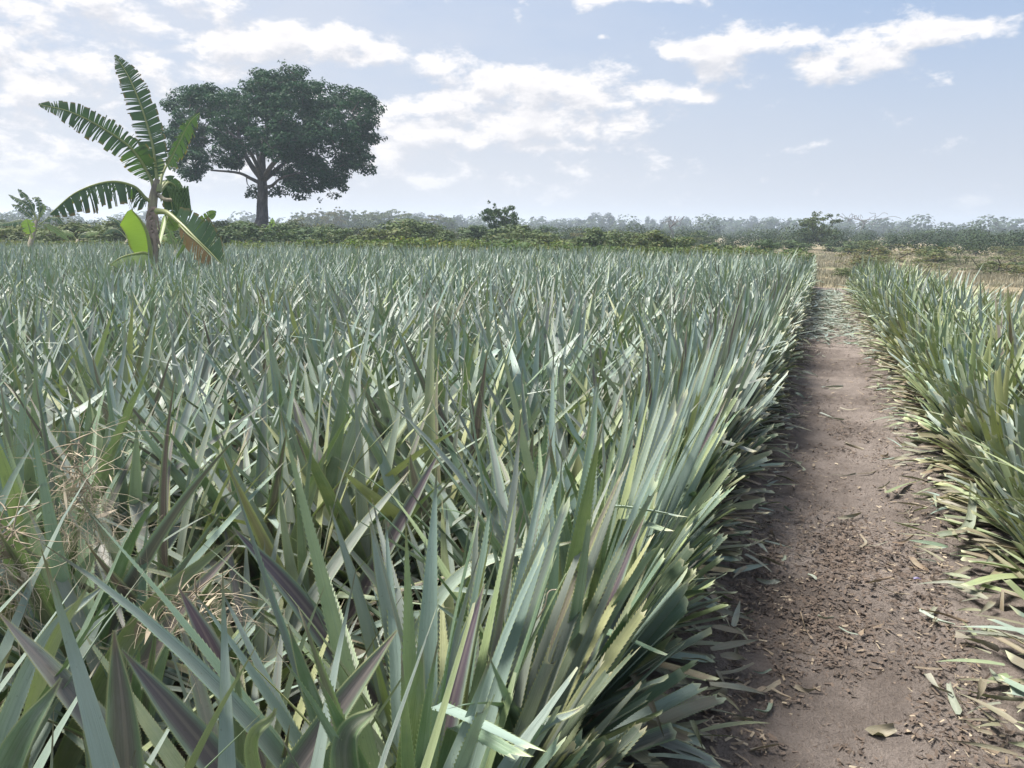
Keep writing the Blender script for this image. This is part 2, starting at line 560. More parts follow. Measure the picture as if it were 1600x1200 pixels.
def make_ground2():
    mb = MB()
    rr = np.concatenate([np.linspace(0.01, 40, 60), np.geomspace(42, 1000, 50)])
    th = np.linspace(0, 2 * np.pi, 161)[:-1]
    X = rr[:, None] * np.cos(th)
    Y = rr[:, None] * np.sin(th)
    far = np.clip((rr[:, None] - 45) / 60, 0, 1)
    Z = (fbm(X / 30 + 50, Y / 30 + 50, 3, 4)) * far * 0.5 - 0.012
    V = np.stack([X, Y, Z], -1).reshape(-1, 3)
    n, k = len(rr), len(th)
    i = np.arange(n - 1)[:, None] * k
    j = np.arange(k)[None]
    j2 = (j + 1) % k
    F = np.stack([i + j, i + k + j, i + k + j2, i + j2], -1).reshape(-1, 4)
    mb.add(V, F)
    return tag(mb.build('ground', M_LAND), kind='structure')


make_ground2()


def path_z(x, y):
    z = 0.018 + 0.035 * fbm(x * 1.6, y * 1.2, 21, 3) + 0.034 * fbm(x * 7, y * 6, 22, 4, 0.6)
    dip = -0.03 * np.exp(-((x - 0.15) / 0.35) ** 2)
    return z + dip


def make_path():
    ys = [0.3]
    while ys[-1] < 24.5:
        ys.append(ys[-1] + max(0.008, 0.0048 * ys[-1]))
    ys = np.array(ys)
    xs = np.linspace(-1.5, 2.3, 330)
    X, Y = np.meshgrid(xs, ys)
    Z = path_z(X, Y)
    crumb = fbm(X * 28, Y * 28, 31, 3, 0.6)
    rough = np.clip(fbm(X * 1.7 + 3, Y * 1.3, 33, 3) * 2.2 + 0.35, 0, 1)
    Z = Z + 0.022 * np.abs(crumb) * rough + 0.006 * fbm(X * 60, Y * 60, 35, 2) * rough
    Z = np.maximum(Z, -0.006)
    ed = np.minimum((X + 1.5), (2.3 - X)) / 0.15
    Z = np.where(ed < 1, Z * ed.clip(0, 1) - 0.02 * (1 - ed.clip(0, 1)), Z)
    Z = Z * np.clip((24.5 - Y) / 0.6, 0, 1) - 0.02 * (1 - np.clip((24.5 - Y) / 0.6, 0, 1))
    V = np.stack([X, Y, Z], -1).reshape(-1, 3)
    n, k = X.shape
    i = np.arange(n - 1)[:, None] * k
    j = np.arange(k - 1)[None]
    F = np.stack([i + j, i + j + 1, i + k + j + 1, i + k + j], -1).reshape(-1, 4)
    t = np.zeros((n * k, 4))
    t[:, 0] = (1 - rough).ravel() - 0.35
    mb = MB()
    mb.add(V, F, None, t)
    tag(mb.build('dirt_path', M_SOIL), kind='structure')


make_path()

# ------------------------------------------------------------------ pineapple plants


def blades(mb, base, az, e0, L, Wd, S=8, K=3, curve=None, kink_s=None, kink_a=None, twist=None, tone=None,
           cut=None, jag=0.02, spines=0.0, g=None, bendp=1.6):
    """sword-shaped leaves, all built at once. cut = function(x, y, z) > 0 where a leaf is trimmed off"""
    g = g or rng
    N = len(az)
    base = np.broadcast_to(base, (N, 3))
    curve = np.zeros(N) if curve is None else curve
    kink_s = np.full(N, 9.0) if kink_s is None else kink_s
    kink_a = np.zeros(N) if kink_a is None else kink_a
    twist = np.zeros(N) if twist is None else twist
    daz = g.normal(0, 0.10, N)

    def centre(s):          # s (N, M) increasing from 0
        e = e0[:, None] - curve[:, None] * s ** bendp - np.where(s > kink_s[:, None], kink_a[:, None], 0)
        a = az[:, None] + daz[:, None] * s
        T = np.stack([np.cos(e) * np.cos(a), np.cos(e) * np.sin(a), np.sin(e)], -1)
        ds = np.diff(s, axis=1, prepend=0)
        P = base[:, None] + np.cumsum(T * (ds * L[:, None])[..., None], 1)
        return P, T

    smax = np.ones(N)
    if cut is not None:
        ss = np.tile(np.linspace(0, 1, 30), (N, 1))
        P, _ = centre(ss)
        c = cut(P[..., 0], P[..., 1], P[..., 2]) + g.normal(0, 0.025, N)[:, None]
        hit = (c > 0) & (ss > 0.15)
        first = np.where(hit.any(1), hit.argmax(1), 29)
        smax = np.clip(ss[0][first], 0.2, 1)
    iscut = smax < 0.97
    s = np.linspace(0, 1, S)[None] * (smax - np.where(iscut, 0.02, 0))[:, None]
    s = np.concatenate([s, (smax if True else 0)[:, None]], 1) if cut is not None else np.concatenate([s, np.ones((N, 1))], 1)[:, :S] if False else s
    M = s.shape[1]
    P, T = centre(s)
    a = az[:, None] + daz[:, None] * s
    side0 = np.stack([-np.sin(a), np.cos(a), 0 * a], -1)
    nrm0 = np.cross(T, side0)                      # towards the plant's middle and up
    nrm0 *= np.sign(nrm0[..., 2:3] + 1e-9)
    tw = twist[:, None] * s
    side = side0 * np.cos(tw)[..., None] + nrm0 * np.sin(tw)[..., None]
    nrm = np.cross(side, T)
    nrm *= np.sign((nrm * nrm0).sum(-1, keepdims=True) + 1e-9)
    w = np.where(s < 0.22, 0.80 + 0.20 * s / 0.22, 1 - (np.clip(s - 0.22, 0, 1) / 0.78) ** 1.45)
    w = np.maximum(w, 0.012) * Wd[:, None] * 0.5
    u = np.linspace(-1, 1, K)
    ch = 0.34
    X = P[:, :, None] + side[:, :, None] * (w[..., None] * u)[..., None] * 0.96 + nrm[:, :, None] * (w[..., None] * ch * (u ** 2) * (1.15 - s[..., None] * .4))[..., None]
    if cut is not None:
        j = g.uniform(-1, 1, (N, K)) * jag * iscut[:, None] + g.uniform(-1, 1, N)[:, None] * u[None] * 0.02 * iscut[:, None]
        X[:, -1] += T[:, -1][:, None] * j[..., None]
    V = X.reshape(-1, 3)
    b = (np.arange(N) * M * K)[:, None, None]
    i = (np.arange(M - 1) * K)[None, :, None]
    q = np.arange(K - 1)[None, None]
    F = np.stack([b + i + q, b + i + q + 1, b + i + K + q + 1, b + i + K + q], -1).reshape(-1, 4)
    uv = np.zeros((N, M, K, 3), np.float32)
    uv[..., 0] = (u * 0.5 + 0.5)
    uv[..., 1] = s[..., None] * np.where(iscut, 0.88, 1.0)[:, None, None]
    uv[..., 2] = (g.random(N) * 50)[:, None, None]
    t = np.zeros((N, M, K, 4), np.float32)
    t[...] = (np.zeros((N, 4)) if tone is None else tone)[:, None, None]
    if cut is not None:
        t[:, -1, :, 3] = iscut[:, None]
    mb.add(V, F, uv.reshape(-1, 3), t.reshape(-1, 4))
    if spines > 0:                                # small hooked teeth along both margins
        for i0 in range(N):
            n = max(int(L[i0] * smax[i0] / spines), 4)
            f = (np.arange(n) + 0.5) / n * (M - 1.001)
            k = f.astype(int)
            fr = (f - k)[:, None]
            for e in (0, K - 1):
                A = X[i0, k, e] * (1 - fr) + X[i0, k + 1, e] * fr
                tg = T[i0, k]
                out = side[i0, k] * (-1 if e == 0 else 1)
                hs = spines * 0.42 * np.clip(w[i0, k] / 0.012, 0.15, 1)[:, None]
                tri = np.stack([A - tg * hs, A + tg * hs * 0.6, A + out * hs * 0.75 + tg * hs * 1.3], 1).reshape(-1, 3)
                m = len(A)
                F3 = np.arange(m * 3).reshape(-1, 3)
                uvs = np.zeros((m * 3, 3)); uvs[:, 0] = 0.5; uvs[:, 1] = np.repeat(s[i0, k], 3); uvs[:, 2] = 3
                tt = np.tile(np.array([[0.9, 0, 0.25, 0]]), (m * 3, 1))
                mb.add(tri, F3, uvs, tt)


def tones(N, g, warm=0.0, purple=0.14):
    t = np.zeros((N, 4))
    r_ = g.random(N)
    t[:, 0] = np.where(r_ < 0.58, g.uniform(0, 0.25, N), np.where(r_ < 0.82, g.uniform(0.3, 0.62, N), g.uniform(0.62, 1, N)))
    if warm > 0:
        q = g.random(N)
        t[:, 0] = np.where(q < 0.27 + .3 * (1 - warm), g.uniform(0, .25, N), np.where(q < .92, g.uniform(.82, 1, N), g.uniform(.45, .75, N)))
    t[:, 1] = np.where(g.random(N) < purple, g.uniform(0.45, 1.0, N), g.uniform(0, 0.12, N))
    return t


def rosette(mb, pos=(0, 0, 0), rz=0.0, size=1.0, n=36, S=8, K=3, g=None, warm=0.0, cut=None, spines=0.0, lean=(0, 0), dry=True, purple=0.14,
            bias=None, tmin=0.0):
    g = g or rng
    t = np.linspace(tmin, 1, n) + g.normal(0, 0.03, n)
    t = np.clip(t, 0, 1)
    az = rz + np.arange(n) * 2.39996 + g.normal(0, 0.25, n)
    if bias is not None:                          # more leaves towards one side (bias angle, share)
        sel = g.random(n) < bias[1]
        az = np.where(sel, bias[0] + g.normal(0, 0.75, n), az)
    e0 = R(18) + R(50) * t ** 0.8 + g.normal(0, R(12), n)
    if cut is not None: Wn = 0.82
    else: Wn = 1.0
    if cut is not None: e0 = e0 + R(17) * (1 - t) + R(4)
    e0 = np.minimum(e0, R(90))
    L = size * (0.60 + 0.35 * np.sin(np.pi * np.clip(t * 0.75 + 0.08, 0, 1))) * g.uniform(0.84, 1.10, n)
    Wd = Wn * size ** 0.5 * g.uniform(0.048, 0.076, n)
    curve = g.uniform(-0.12, 0.55, n) * (1.1 - 0.5 * t)
    ks = np.where(g.random(n) < 0.07, g.uniform(0.4, 0.75, n), 9)
    ka = g.uniform(0.5, 1.7, n)
    r0 = 0.03
    base = np.stack([pos[0] + r0 * np.cos(az), pos[1] + r0 * np.sin(az), pos[2] + 0.03 + 0.17 * t * size], -1)
    ex = np.cos(e0) * np.cos(az) + lean[0]
    ey = np.cos(e0) * np.sin(az) + lean[1]
    az2 = np.arctan2(ey, ex)
    e2 = np.arctan2(np.sin(e0), np.hypot(ex, ey))
    tn = tones(n, g, warm, purple)
    if spines > 0:      # the nearest plants show more plain green blades
        tn[:, 0] = np.clip(tn[:, 0] + np.where(g.random(n) < .4, .45, 0), 0, 1)
    if dry:
        low = t < 0.14
        tn[:, 2] = np.where(low & (g.random(n) < 0.7), g.uniform(0.5, 1.0, n), 0)
        e2 = np.where(low, e2 * 0.35, e2)
        curve = np.where(low, g.uniform(0.2, 0.8, n), curve)
    blades(mb, base, az2, e2, L, Wd, S, K, curve, ks, ka, g.uniform(-0.7, 0.7, n), tn, cut, spines=spines, g=g)


# rows of the field
EDGE_L = lambda y: -0.27 - 0.004 * np.clip(y - 6, 0, 30)
EDGE_R = lambda y: 0.60 - 0.027 * np.clip(y - 7, 0, 30)


def inview(P, pad=30, zz=0.55):
    Q = np.array(P, float).reshape(-1, 3).copy()
    Q[:, 2] = zz
    x, y, z = proj(Q)
    return (z > 0.25) & (x > -pad) & (x < 1600 + pad) & (y < 1200 + pad * 1.5)


pts = []        # x, y, kind: 0 inner, 1 left edge, 2 right edge, 3 right second row
gg = np.random.default_rng(77)
xr = -0.62
k = 0
while xr > -44:
    y = -0.35 + gg.uniform(0, 0.3)
    while y < 27.6 + 1.2 * math.sin(xr * 0.5) * 0.3:
        if not (xr < -30 - (y - 20) * -0.1 and y > 24) and not (math.hypot(xr + 0, y) < 0.62):
            jx = gg.normal(0, 0.015 if k == 0 else 0.05)
            if not (k < 2 and y > 23.4):
                pts.append((xr + jx + (EDGE_L(y) + 0.27), y + gg.normal(0, 0.04), 1 if k == 0 else 0))
        y += (0.36 if k == 0 else 0.43) * gg.uniform(0.88, 1.15)
    xr -= 0.44 if k % 2 == 0 else 0.50
    k += 1
for row, x0 in ((2, 0.98), (3, 1.36), (3, 1.72)):
    y = 1.2
    while y < 21.5:
        pts.append((x0 + EDGE_R(y) - 0.60 + gg.normal(0, 0.02), y + gg.normal(0, 0.03), row))
        y += 0.36 * gg.uniform(0.88, 1.12)
pts = np.array(pts)
P3 = np.c_[pts[:, :2], np.zeros(len(pts))]
dist = np.hypot(pts[:, 0], pts[:, 1])
vis = inview(P3, 60)
margin = inview(P3, 700) | (dist < 2.2)
BAN = gat(237, 16.0)                             # the banana stands among the pineapples
clear = np.hypot(pts[:, 0] - BAN[0], pts[:, 1] - BAN[1]) > 0.35
keep = margin & clear
order = np.argsort(np.where(vis & keep, dist, 1e9))
single = order[:298]
single = single[(vis & keep)[single]]
is_single = np.zeros(len(pts), bool)
is_single[single] = True

# variants shared by the single plants
VAR = {}
for kind in (0, 1, 2, 3):
    for lod, (S_, K_, sp) in enumerate(((12, 5, 0.011), (8, 3, 0.0))):
        lst = []
        for q in range(7 if kind == 0 else 5):
            g = np.random.default_rng(900 + kind * 50 + lod * 20 + q)
            mb = MB()
            if kind == 1:
                cutf = lambda x, y, z: x - (0.36 - 0.16 * z)
                rosette(mb, n=64, S=S_, K=K_, g=g, cut=cutf, spines=sp, bias=(0.0, 0.50), size=1.08, purple=0.16, lean=(0.05, 0))
                dead = dict(n=9, side=0.0)
            elif kind == 2:
                cutf = lambda x, y, z: -x - (0.38 - 0.42 * z)
                rosette(mb, n=58, S=S_, K=K_, g=g, cut=cutf, spines=sp, bias=(math.pi, 0.45), size=1.0, warm=0.75, purple=0.07, lean=(-0.05, 0))
                dead = dict(n=9, side=math.pi)
            elif kind == 3:
                rosette(mb, n=38, S=S_, K=K_, g=g, spines=sp, size=1.02, warm=0.75, purple=0.10)
                dead = None
            else:
                rosette(mb, n=34, S=S_, K=K_, g=g, spines=sp, size=1.0, purple=.34 if sp else .18)
                dead = None
            dm = None
            if dead:
                db = MB()
                n = dead['n']
                az = dead['side'] + g.normal(0, 0.7, n)
                tn = np.zeros((n, 4)); tn[:, 2] = g.uniform(0.25, 1, n); tn[:, 0] = g.uniform(.3, .8, n)
                L = g.uniform(0.20, 0.42, n)
                blades(db, np.array([0, 0, 0.06]), az, g.uniform(R(-2), R(22), n), L, g.uniform(.022, .045, n), 8, 3,
                       g.uniform(0.1, 0.5, n), None, None, g.uniform(-2, 2, n), tn, g=g)
                dm = db.mesh('withered_leaves', M_PINE)
            lst.append((mb.mesh('leaf_rosette', M_PINE), dm))
        VAR[(kind, lod)] = lst


def place_plant(i):
    x, y, kd = pts[i]
    kd = int(kd)
    near = dist[i] < 3.6
    g = np.random.default_rng(4000 + int(i))
    lst = VAR[(kd, 0 if near else 1)]
    me, dm = lst[int(g.integers(len(lst)))]
    px, py, dz = proj(np.array([x, y, 0.6]))
    if kd == 1:
        gr, cat = 'trimmed pineapple plants along the left side of the path', 'pineapple plant'
        if dz < 3: lab = 'pineapple plant with clipped leaf ends on the near left edge of the dirt path'
        elif dz < 7: lab = 'pineapple plant with clipped leaf ends on the left path edge, midway along'
        else: lab = 'pineapple plant with clipped leaf ends on the left path edge, farther along'
    elif kd == 2:
        gr, cat = 'trimmed pineapple plants along the right side of the path', 'pineapple plant'
        if dz < 4: lab = 'yellowish green pineapple plant with clipped leaves on the near right edge of the path'
        elif dz < 8: lab = 'pineapple plant with clipped leaves on the right path edge, midway'
        else: lab = 'pineapple plant with clipped leaves on the right path edge, farther along'
    elif kd == 3:
        gr, cat = 'uncut pineapple plants behind the right path edge', 'pineapple plant'
        lab = 'uncut pineapple plant in the right strip beside the dry land'
    else:
        cat = 'pineapple plant'
        side = 'below the banana plants' if px < 420 else 'in the middle of the field' if px < 800 else 'close to the left path hedge'
        zone = 'nearest rows' if dz < 2.6 else 'second band of rows' if dz < 5.0 else 'middle rows'
        gr = 'pineapple plants in the %s, %s' % (zone, side)
        lab = 'blue green pineapple plant in the %s, %s' % (zone, side)
    rz = float(g.uniform(0, 6.283)) if kd in (0, 3) else float(g.normal(0, 0.12))
    o = bpy.data.objects.new('pineapple_plant', None if dm else me)
    COL.objects.link(o)
    o.location = (float(x), float(y), 0.0)
    tl = 0.20 if kd == 0 else 0.05
    o.rotation_euler = (float(g.normal(0, tl)), float(g.normal(0, tl)), rz)

    sc = float(g.uniform(0.86, 1.10))
    if dist[i] < 2.3 and kd == 0: sc *= 0.68
    o.scale = (sc if kd in (0, 3) else 1, sc, sc if kd in (0, 3) else .5 + .5 * sc)
    tag(o, lab, cat, gr)
    if dm:
        for nm, m_ in (('leaf_rosette', me), ('withered_leaves', dm)):
            c = bpy.data.objects.new(nm, m_)
            COL.objects.link(c)
            c.parent = o


for i in single:
    place_plant(i)

# the rest of the field as one mass
mass = MB()
for i in np.nonzero(keep & ~is_single)[0]:
    x, y, kd = pts[i]
    g = np.random.default_rng(8000 + int(i))
    d = dist[i]
    if d < 6: S_, K_, n = 7, 3, 32
    elif d < 14: S_, K_, n = 5, 3, 28
    else: S_, K_, n = 4, 3, 25
    kw = {}
    if kd == 1:
        kw = dict(cut=lambda X, Y, Z, x=x: X - x - (0.36 - 0.16 * Z), bias=(0.0, 0.5), lean=(0.05, 0))
        n = int(n * 1.5)
    if kd == 2:
        kw = dict(cut=lambda X, Y, Z, x=x: x - X - (0.38 - 0.42 * Z), bias=(math.pi, 0.45), lean=(-0.05, 0), warm=0.75)
        n = int(n * 1.5)
    if kd == 0: kw = dict(lean=(g.normal(0, .2), g.normal(0, .2)))
    if kd == 3:
        kw = dict(warm=0.75)
    rosette(mass, (x, y, 0), g.uniform(0, 6.28), g.uniform(0.84, 1.12) , n, S_, K_, g, dry=d < 8 or kd > 0,
            tmin=0.0 if (d < 10 or kd > 0) else 0.12, **kw)
tag(mass.build('pineapple_field', M_PINE), 'dense blue green mass of pineapple plants filling the far rows of the field', 'pineapple plants', kind='stuff')

# ------------------------------------------------------------------ foliage and wood helpers


def leaf_quads(mb, C, size, g, up=0.35, tone=None, aspect=1.7, droop=0.0, cen=None, rad=1.0):
    """many folded leaf faces at the points C"""
    C = np.asarray(C, float)
    n = len(C)
    nr = g.normal(0, 1, (n, 3)); nr[:, 2] = np.abs(nr[:, 2]) * (0.6 + up) + up
    nr /= np.linalg.norm(nr, axis=1)[:, None]
    if cen is not None:          # leaves face outwards from their clump
        d = C - cen
        nr = nr * 0.55 + rad * d / (np.linalg.norm(d, axis=1)[:, None] + 1e-6)
        nr /= np.linalg.norm(nr, axis=1)[:, None]
    t = g.normal(0, 1, (n, 3)); t[:, 2] -= droop
    t -= (t * nr).sum(1)[:, None] * nr
    t /= np.linalg.norm(t, axis=1)[:, None] + 1e-9
    b = np.cross(nr, t)
    s = (size * g.uniform(0.55, 1.3, n))[:, None]
    w = s / aspect
    A = C - t * s * 0.5
    B = C + b * w * 0.5 + nr * s * 0.08 + t * s * 0.05
    D = C + t * s * 0.5 - nr * s * 0.06
    E = C - b * w * 0.5 + nr * s * 0.08 + t * s * 0.05
    V = np.stack([A, B, D, E], 1).reshape(-1, 3)
    tn = np.zeros((n, 4))
    tn[:, 0] = g.random(n)
    tn[:, 1] = g.random(n)
    if tone is not None: tn[:, 0] = np.clip(tone + g.normal(0, 0.2, n), 0, 1)
    mb.add(V, np.arange(n * 4).reshape(-1, 4), None, np.repeat(tn, 4, 0))


def blob_points(n, c, r, g, shell=0.5):
    d = g.normal(0, 1, (n, 3))
    d /= np.linalg.norm(d, axis=1)[:, None]
    q = (g.random(n) * (1 - shell ** 3) + shell ** 3) ** (1 / 3)
    return np.asarray(c) + d * q[:, None] * np.asarray(r)


def skeleton(mb, root, fork, targets, r_tip=0.03, k=6, g=None, root_r=None, sag=0.06, exp=2.3, flare=None, reach=1.0):
    """branches that join every target to the nearest wood, thicker towards the trunk"""
    g = g or rng
    nodes = [np.array(root, float), np.array(fork, float)]
    par = [-1, 0]
    T = sorted([np.array(t, float) for t in targets], key=lambda p: np.linalg.norm(p - fork))
    for t in T:
        N = np.array(nodes[1:])
        dd = np.linalg.norm(N - t, axis=1)
        dr = np.linalg.norm(N - np.array(fork), axis=1)
        cost = dd + 0.35 * dr * reach
        j = int(np.argmin(cost)) + 1
        a = nodes[j]
        L = np.linalg.norm(t - a)
        m = max(1, int(L / 0.7))
        prev = j
        off = g.normal(0, 0.07 * L, 3)
        for q in range(1, m + 1):
            f = q / m
            p = a + (t - a) * f + off * math.sin(math.pi * f) + np.array([0, 0, sag * L * math.sin(math.pi * f)])
            nodes.append(p)
            par.append(prev)
            prev = len(nodes) - 1
    n = len(nodes)
    acc = np.zeros(n)
    leaf = np.ones(n, bool)
    for i in range(1, n):
        leaf[par[i]] = False
    acc[leaf] = r_tip ** exp
    for i in range(n - 1, 0, -1):
        acc[par[i]] += acc[i]
    rad = acc ** (1 / exp)
    for i in range(2, n):
        a, b = nodes[par[i]], nodes[i]
        ra = min(rad[par[i]], rad[i] * 1.35)
        d = b - a
        tube(mb, [a - d * 0.05, (a + b) / 2, b + d * 0.04], [ra, (ra + rad[i]) / 2, rad[i]], k)
    return rad


# ------------------------------------------------------------------ the big tree
def big_tree():
    D = 55.0
    g = np.random.default_rng(42)
    root = gat(411, D)
    o = empty('broad_tree', root)
    tag(o, 'big spreading dark green tree with thick fluted grey trunk standing alone on the left', 'tree')
    sc = D / FPX

    def loc(px, py, dy=0.0):     # picture plane through the trunk, dy metres farther
        p = at(px, py, D + dy) - root
        return p
    # crown lobes: px, py, rx, ry (photo px), depth half size in metres
    LOBES = [(300, 165, 36, 24), (285, 215, 28, 30), (330, 150, 34, 22), (375, 155, 40, 28), (420, 135, 30, 24), (450, 130, 44, 26), (405, 180, 50, 34), (455, 185, 52, 40),
             (500, 160, 44, 28), (540, 160, 34, 24), (565, 175, 26, 26), (520, 200, 50, 34), (555, 215, 34, 32), (560, 250, 28, 22), (520, 265, 38, 28),
             (480, 250, 40, 30), (470, 290, 30, 18), (520, 292, 24, 16), (330, 200, 46, 34), (300, 245, 34, 22), (350, 240, 40, 20), (310, 268, 22, 12), (375, 215, 38, 24),
             (440, 225, 38, 22), (445, 275, 20, 20), (395, 303, 10, 9), (428, 300, 11, 9), (460, 225, 50, 30), (410, 118, 14, 12), (585, 165, 12, 9), (270, 165, 14, 14)]
    # clump centres
    cl = []
    for (px, py, rx, ry) in LOBES:
        n = max(2, int(rx * ry / 50))
        # depth extent follows the roundness of the whole crown
        for _ in range(n):
            a, q = g.uniform(0, 6.283), math.sqrt(g.random()) * 0.93
            x, y = px + rx * q * math.cos(a), py + ry * q * math.sin(a)
            wd = 7.0 * math.sqrt(max(0.02, 1 - ((x - 425) / 178) ** 2)) * math.sqrt(max(0.12, 1 - ((y - 205) / 125) ** 2))
            dy = g.uniform(-1, 1) * wd
            cl.append((x, y, dy))
    P = np.array([loc(*c) for c in cl])
    P = P[P[:, 2] > 2.3]
    fork = loc(411, 282)
    tb = MB()
    fl = lambda th: 1 + 0.10 * np.cos(th * 5 + 0.4) + 0.06 * np.cos(th * 9 + 1.0) + 0.03 * np.cos(th * 15)
    tr = [np.array([0, 0, -0.1]), np.array([0, 0, 0.5]), loc(410, 345), loc(410, 320), loc(411, 300), loc(410, 286), loc(409, 270)]
    tube(tb, tr, [0.70, 0.50, 0.41, 0.36, 0.33, 0.31, 0.27], 40, flute=fl)
    # main limbs seen through the crown
    limbs = [([fork, loc(395, 262), loc(380, 235), loc(372, 205)], .24, .10), ([fork, loc(410, 250), loc(414, 215), loc(420, 175)], .28, .09),
             ([fork, loc(428, 268, 1), loc(450, 250, 2), loc(480, 225, 3)], .22, .08), ([fork + [0, 0, -.3], loc(392, 279), loc(372, 270), loc(330, 266)], .15, .06),
             ([fork + [0, 0, -.5], loc(425, 290, -1), loc(440, 278, -1.5), loc(475, 268, -2.5)], .14, .06), ([fork, loc(405, 250, 2), loc(395, 225, 4), loc(370, 195, 5)], .2, .08),
             ([fork, loc(425, 258, -2), loc(450, 235, -4), loc(480, 205, -5)], .2, .08), ([fork, loc(400, 255, -2), loc(385, 230, -4), loc(350, 200, -5)], .18, .07)]
    starts = []
    for pts_, a, b in limbs:
        c = bez(pts_, 12)
        tube(tb, c, np.linspace(a, b, 12), 8)
        starts += list(c[5::2])
    # twigs to every clump
    wood = MB()
    used = [np.array(s_) for s_ in starts]
    for t in sorted(list(P), key=lambda p: np.linalg.norm(p - fork)):
        U = np.array(used)
        j = int(np.argmin(np.linalg.norm(U - t, axis=1)))
        a = U[j]
        L = np.linalg.norm(t - a)
        mid = (a + t) / 2 + g.normal(0, 0.08 * L, 3) + [0, 0, 0.08 * L]
        tube(wood, bez([a, mid, t], 5), np.linspace(0.028 + 0.010 * L, 0.012, 5), 5)
        used.append(t)
        used.append(mid)
    tb.add(np.concatenate(wood.V), np.concatenate(wood.F), np.concatenate(wood.UV), np.concatenate(wood.T), 1)
    tb.build('trunk', [M_BARK, M_DTWIG], o)
    fb = MB()
    C, CC = [], []
    for p in P:
        r = g.uniform(0.45, 0.90)
        n = int(205 * r ** 2 * 1.35)
        C.append(blob_points(n, p, (r, r, r * 0.55), g, 0.45))
        CC.append(np.tile(p - [0, 0, .25], (n, 1)))
        for _ in range(2):      # ragged outliers
            C.append(blob_points(14, p + g.normal(0, 0.34, 3) * [1, 1, .7], (0.28, 0.28, 0.22), g, 0.2))
            CC.append(np.tile(p, (14, 1)))
    C = np.concatenate(C)
    leaf_quads(fb, C, 0.22, g, 0.25, cen=np.concatenate(CC), rad=.55)
    fb.build('crown', M_TREE, o, smooth=False)


big_tree()


# ------------------------------------------------------------------ banana plants
def mat_banana(name, a, b_, trans=0.3, dry=0.0):
    m, N = new_mat(name)
    uv = N.n('ShaderNodeAttribute', attribute_name='luv')
    s = N.n('ShaderNodeSeparateXYZ', i_0=uv.outputs[1])
    fv = N.n('ShaderNodeCombineXYZ', i_0=N.m('MULTIPLY', s.outputs[0], 1.5), i_1=N.m('MULTIPLY', s.outputs[1], 90.0)).outputs[0]
    nz = N.noise(fv, 1.0, 3, 0.6)
    c = N.mix(nz, a, b_)
    rib = N.smooth(N.m('ABSOLUTE', s.outputs[0]), 0.07, 0.03)
    c = N.mix(rib, c, (0.30, 0.33, 0.15))
    oc = N.n('ShaderNodeTexCoord').outputs['Object']
    edge = N.m('MULTIPLY', N.smooth(N.m('ADD', N.m('ABSOLUTE', s.outputs[0]), N.m('MULTIPLY', N.noise(oc, 6.0, 3), 0.4)), 1.05, 1.22), 0.8)
    c = N.mix(edge, c, (0.20, 0.13, 0.06))
    b = N.n('ShaderNodeBsdfPrincipled', i_Roughness=0.42)
    m.node_tree.links.new(c, b.inputs['Base Color'])
    tr = N.n('ShaderNodeBsdfTranslucent', i_Color=N.mix(1.0, c, (1.5, 1.7, 0.5), 'MULTIPLY'))
    return finish(m, N, b, tr, trans)


M_BAN = mat_banana('banana_leaf', (0.035, 0.075, 0.035), (0.070, 0.125, 0.055), 0.25)
M_BANY = mat_banana('young_banana_leaf', (0.23, 0.36, 0.05), (0.34, 0.46, 0.10), 0.45)
M_BANL = mat_banana('pale_banana_leaf', (0.10, 0.17, 0.05), (0.20, 0.27, 0.10), 0.35)
M_BANO = mat_banana('yellowed_banana_leaf', (0.26, 0.15, 0.04), (0.09, 0.065, 0.04), 0.3)
M_STEM = mat_bark('banana_stem', (0.16, 0.13, 0.11), (0.34, 0.31, 0.22), 5, (4, 4, 0.6))
M_SHEATH = mat_plain('banana_sheath', (0.16, 0.11, 0.10), (0.38, 0.29, 0.25), 9)
M_FRUIT = mat_plain('green_banana', (0.05, 0.09, 0.03), (0.10, 0.17, 0.05), 6, 0.45)
M_BUD = mat_plain('banana_bud', (0.06, 0.025, 0.05), (0.12, 0.05, 0.09), 12, 0.5)


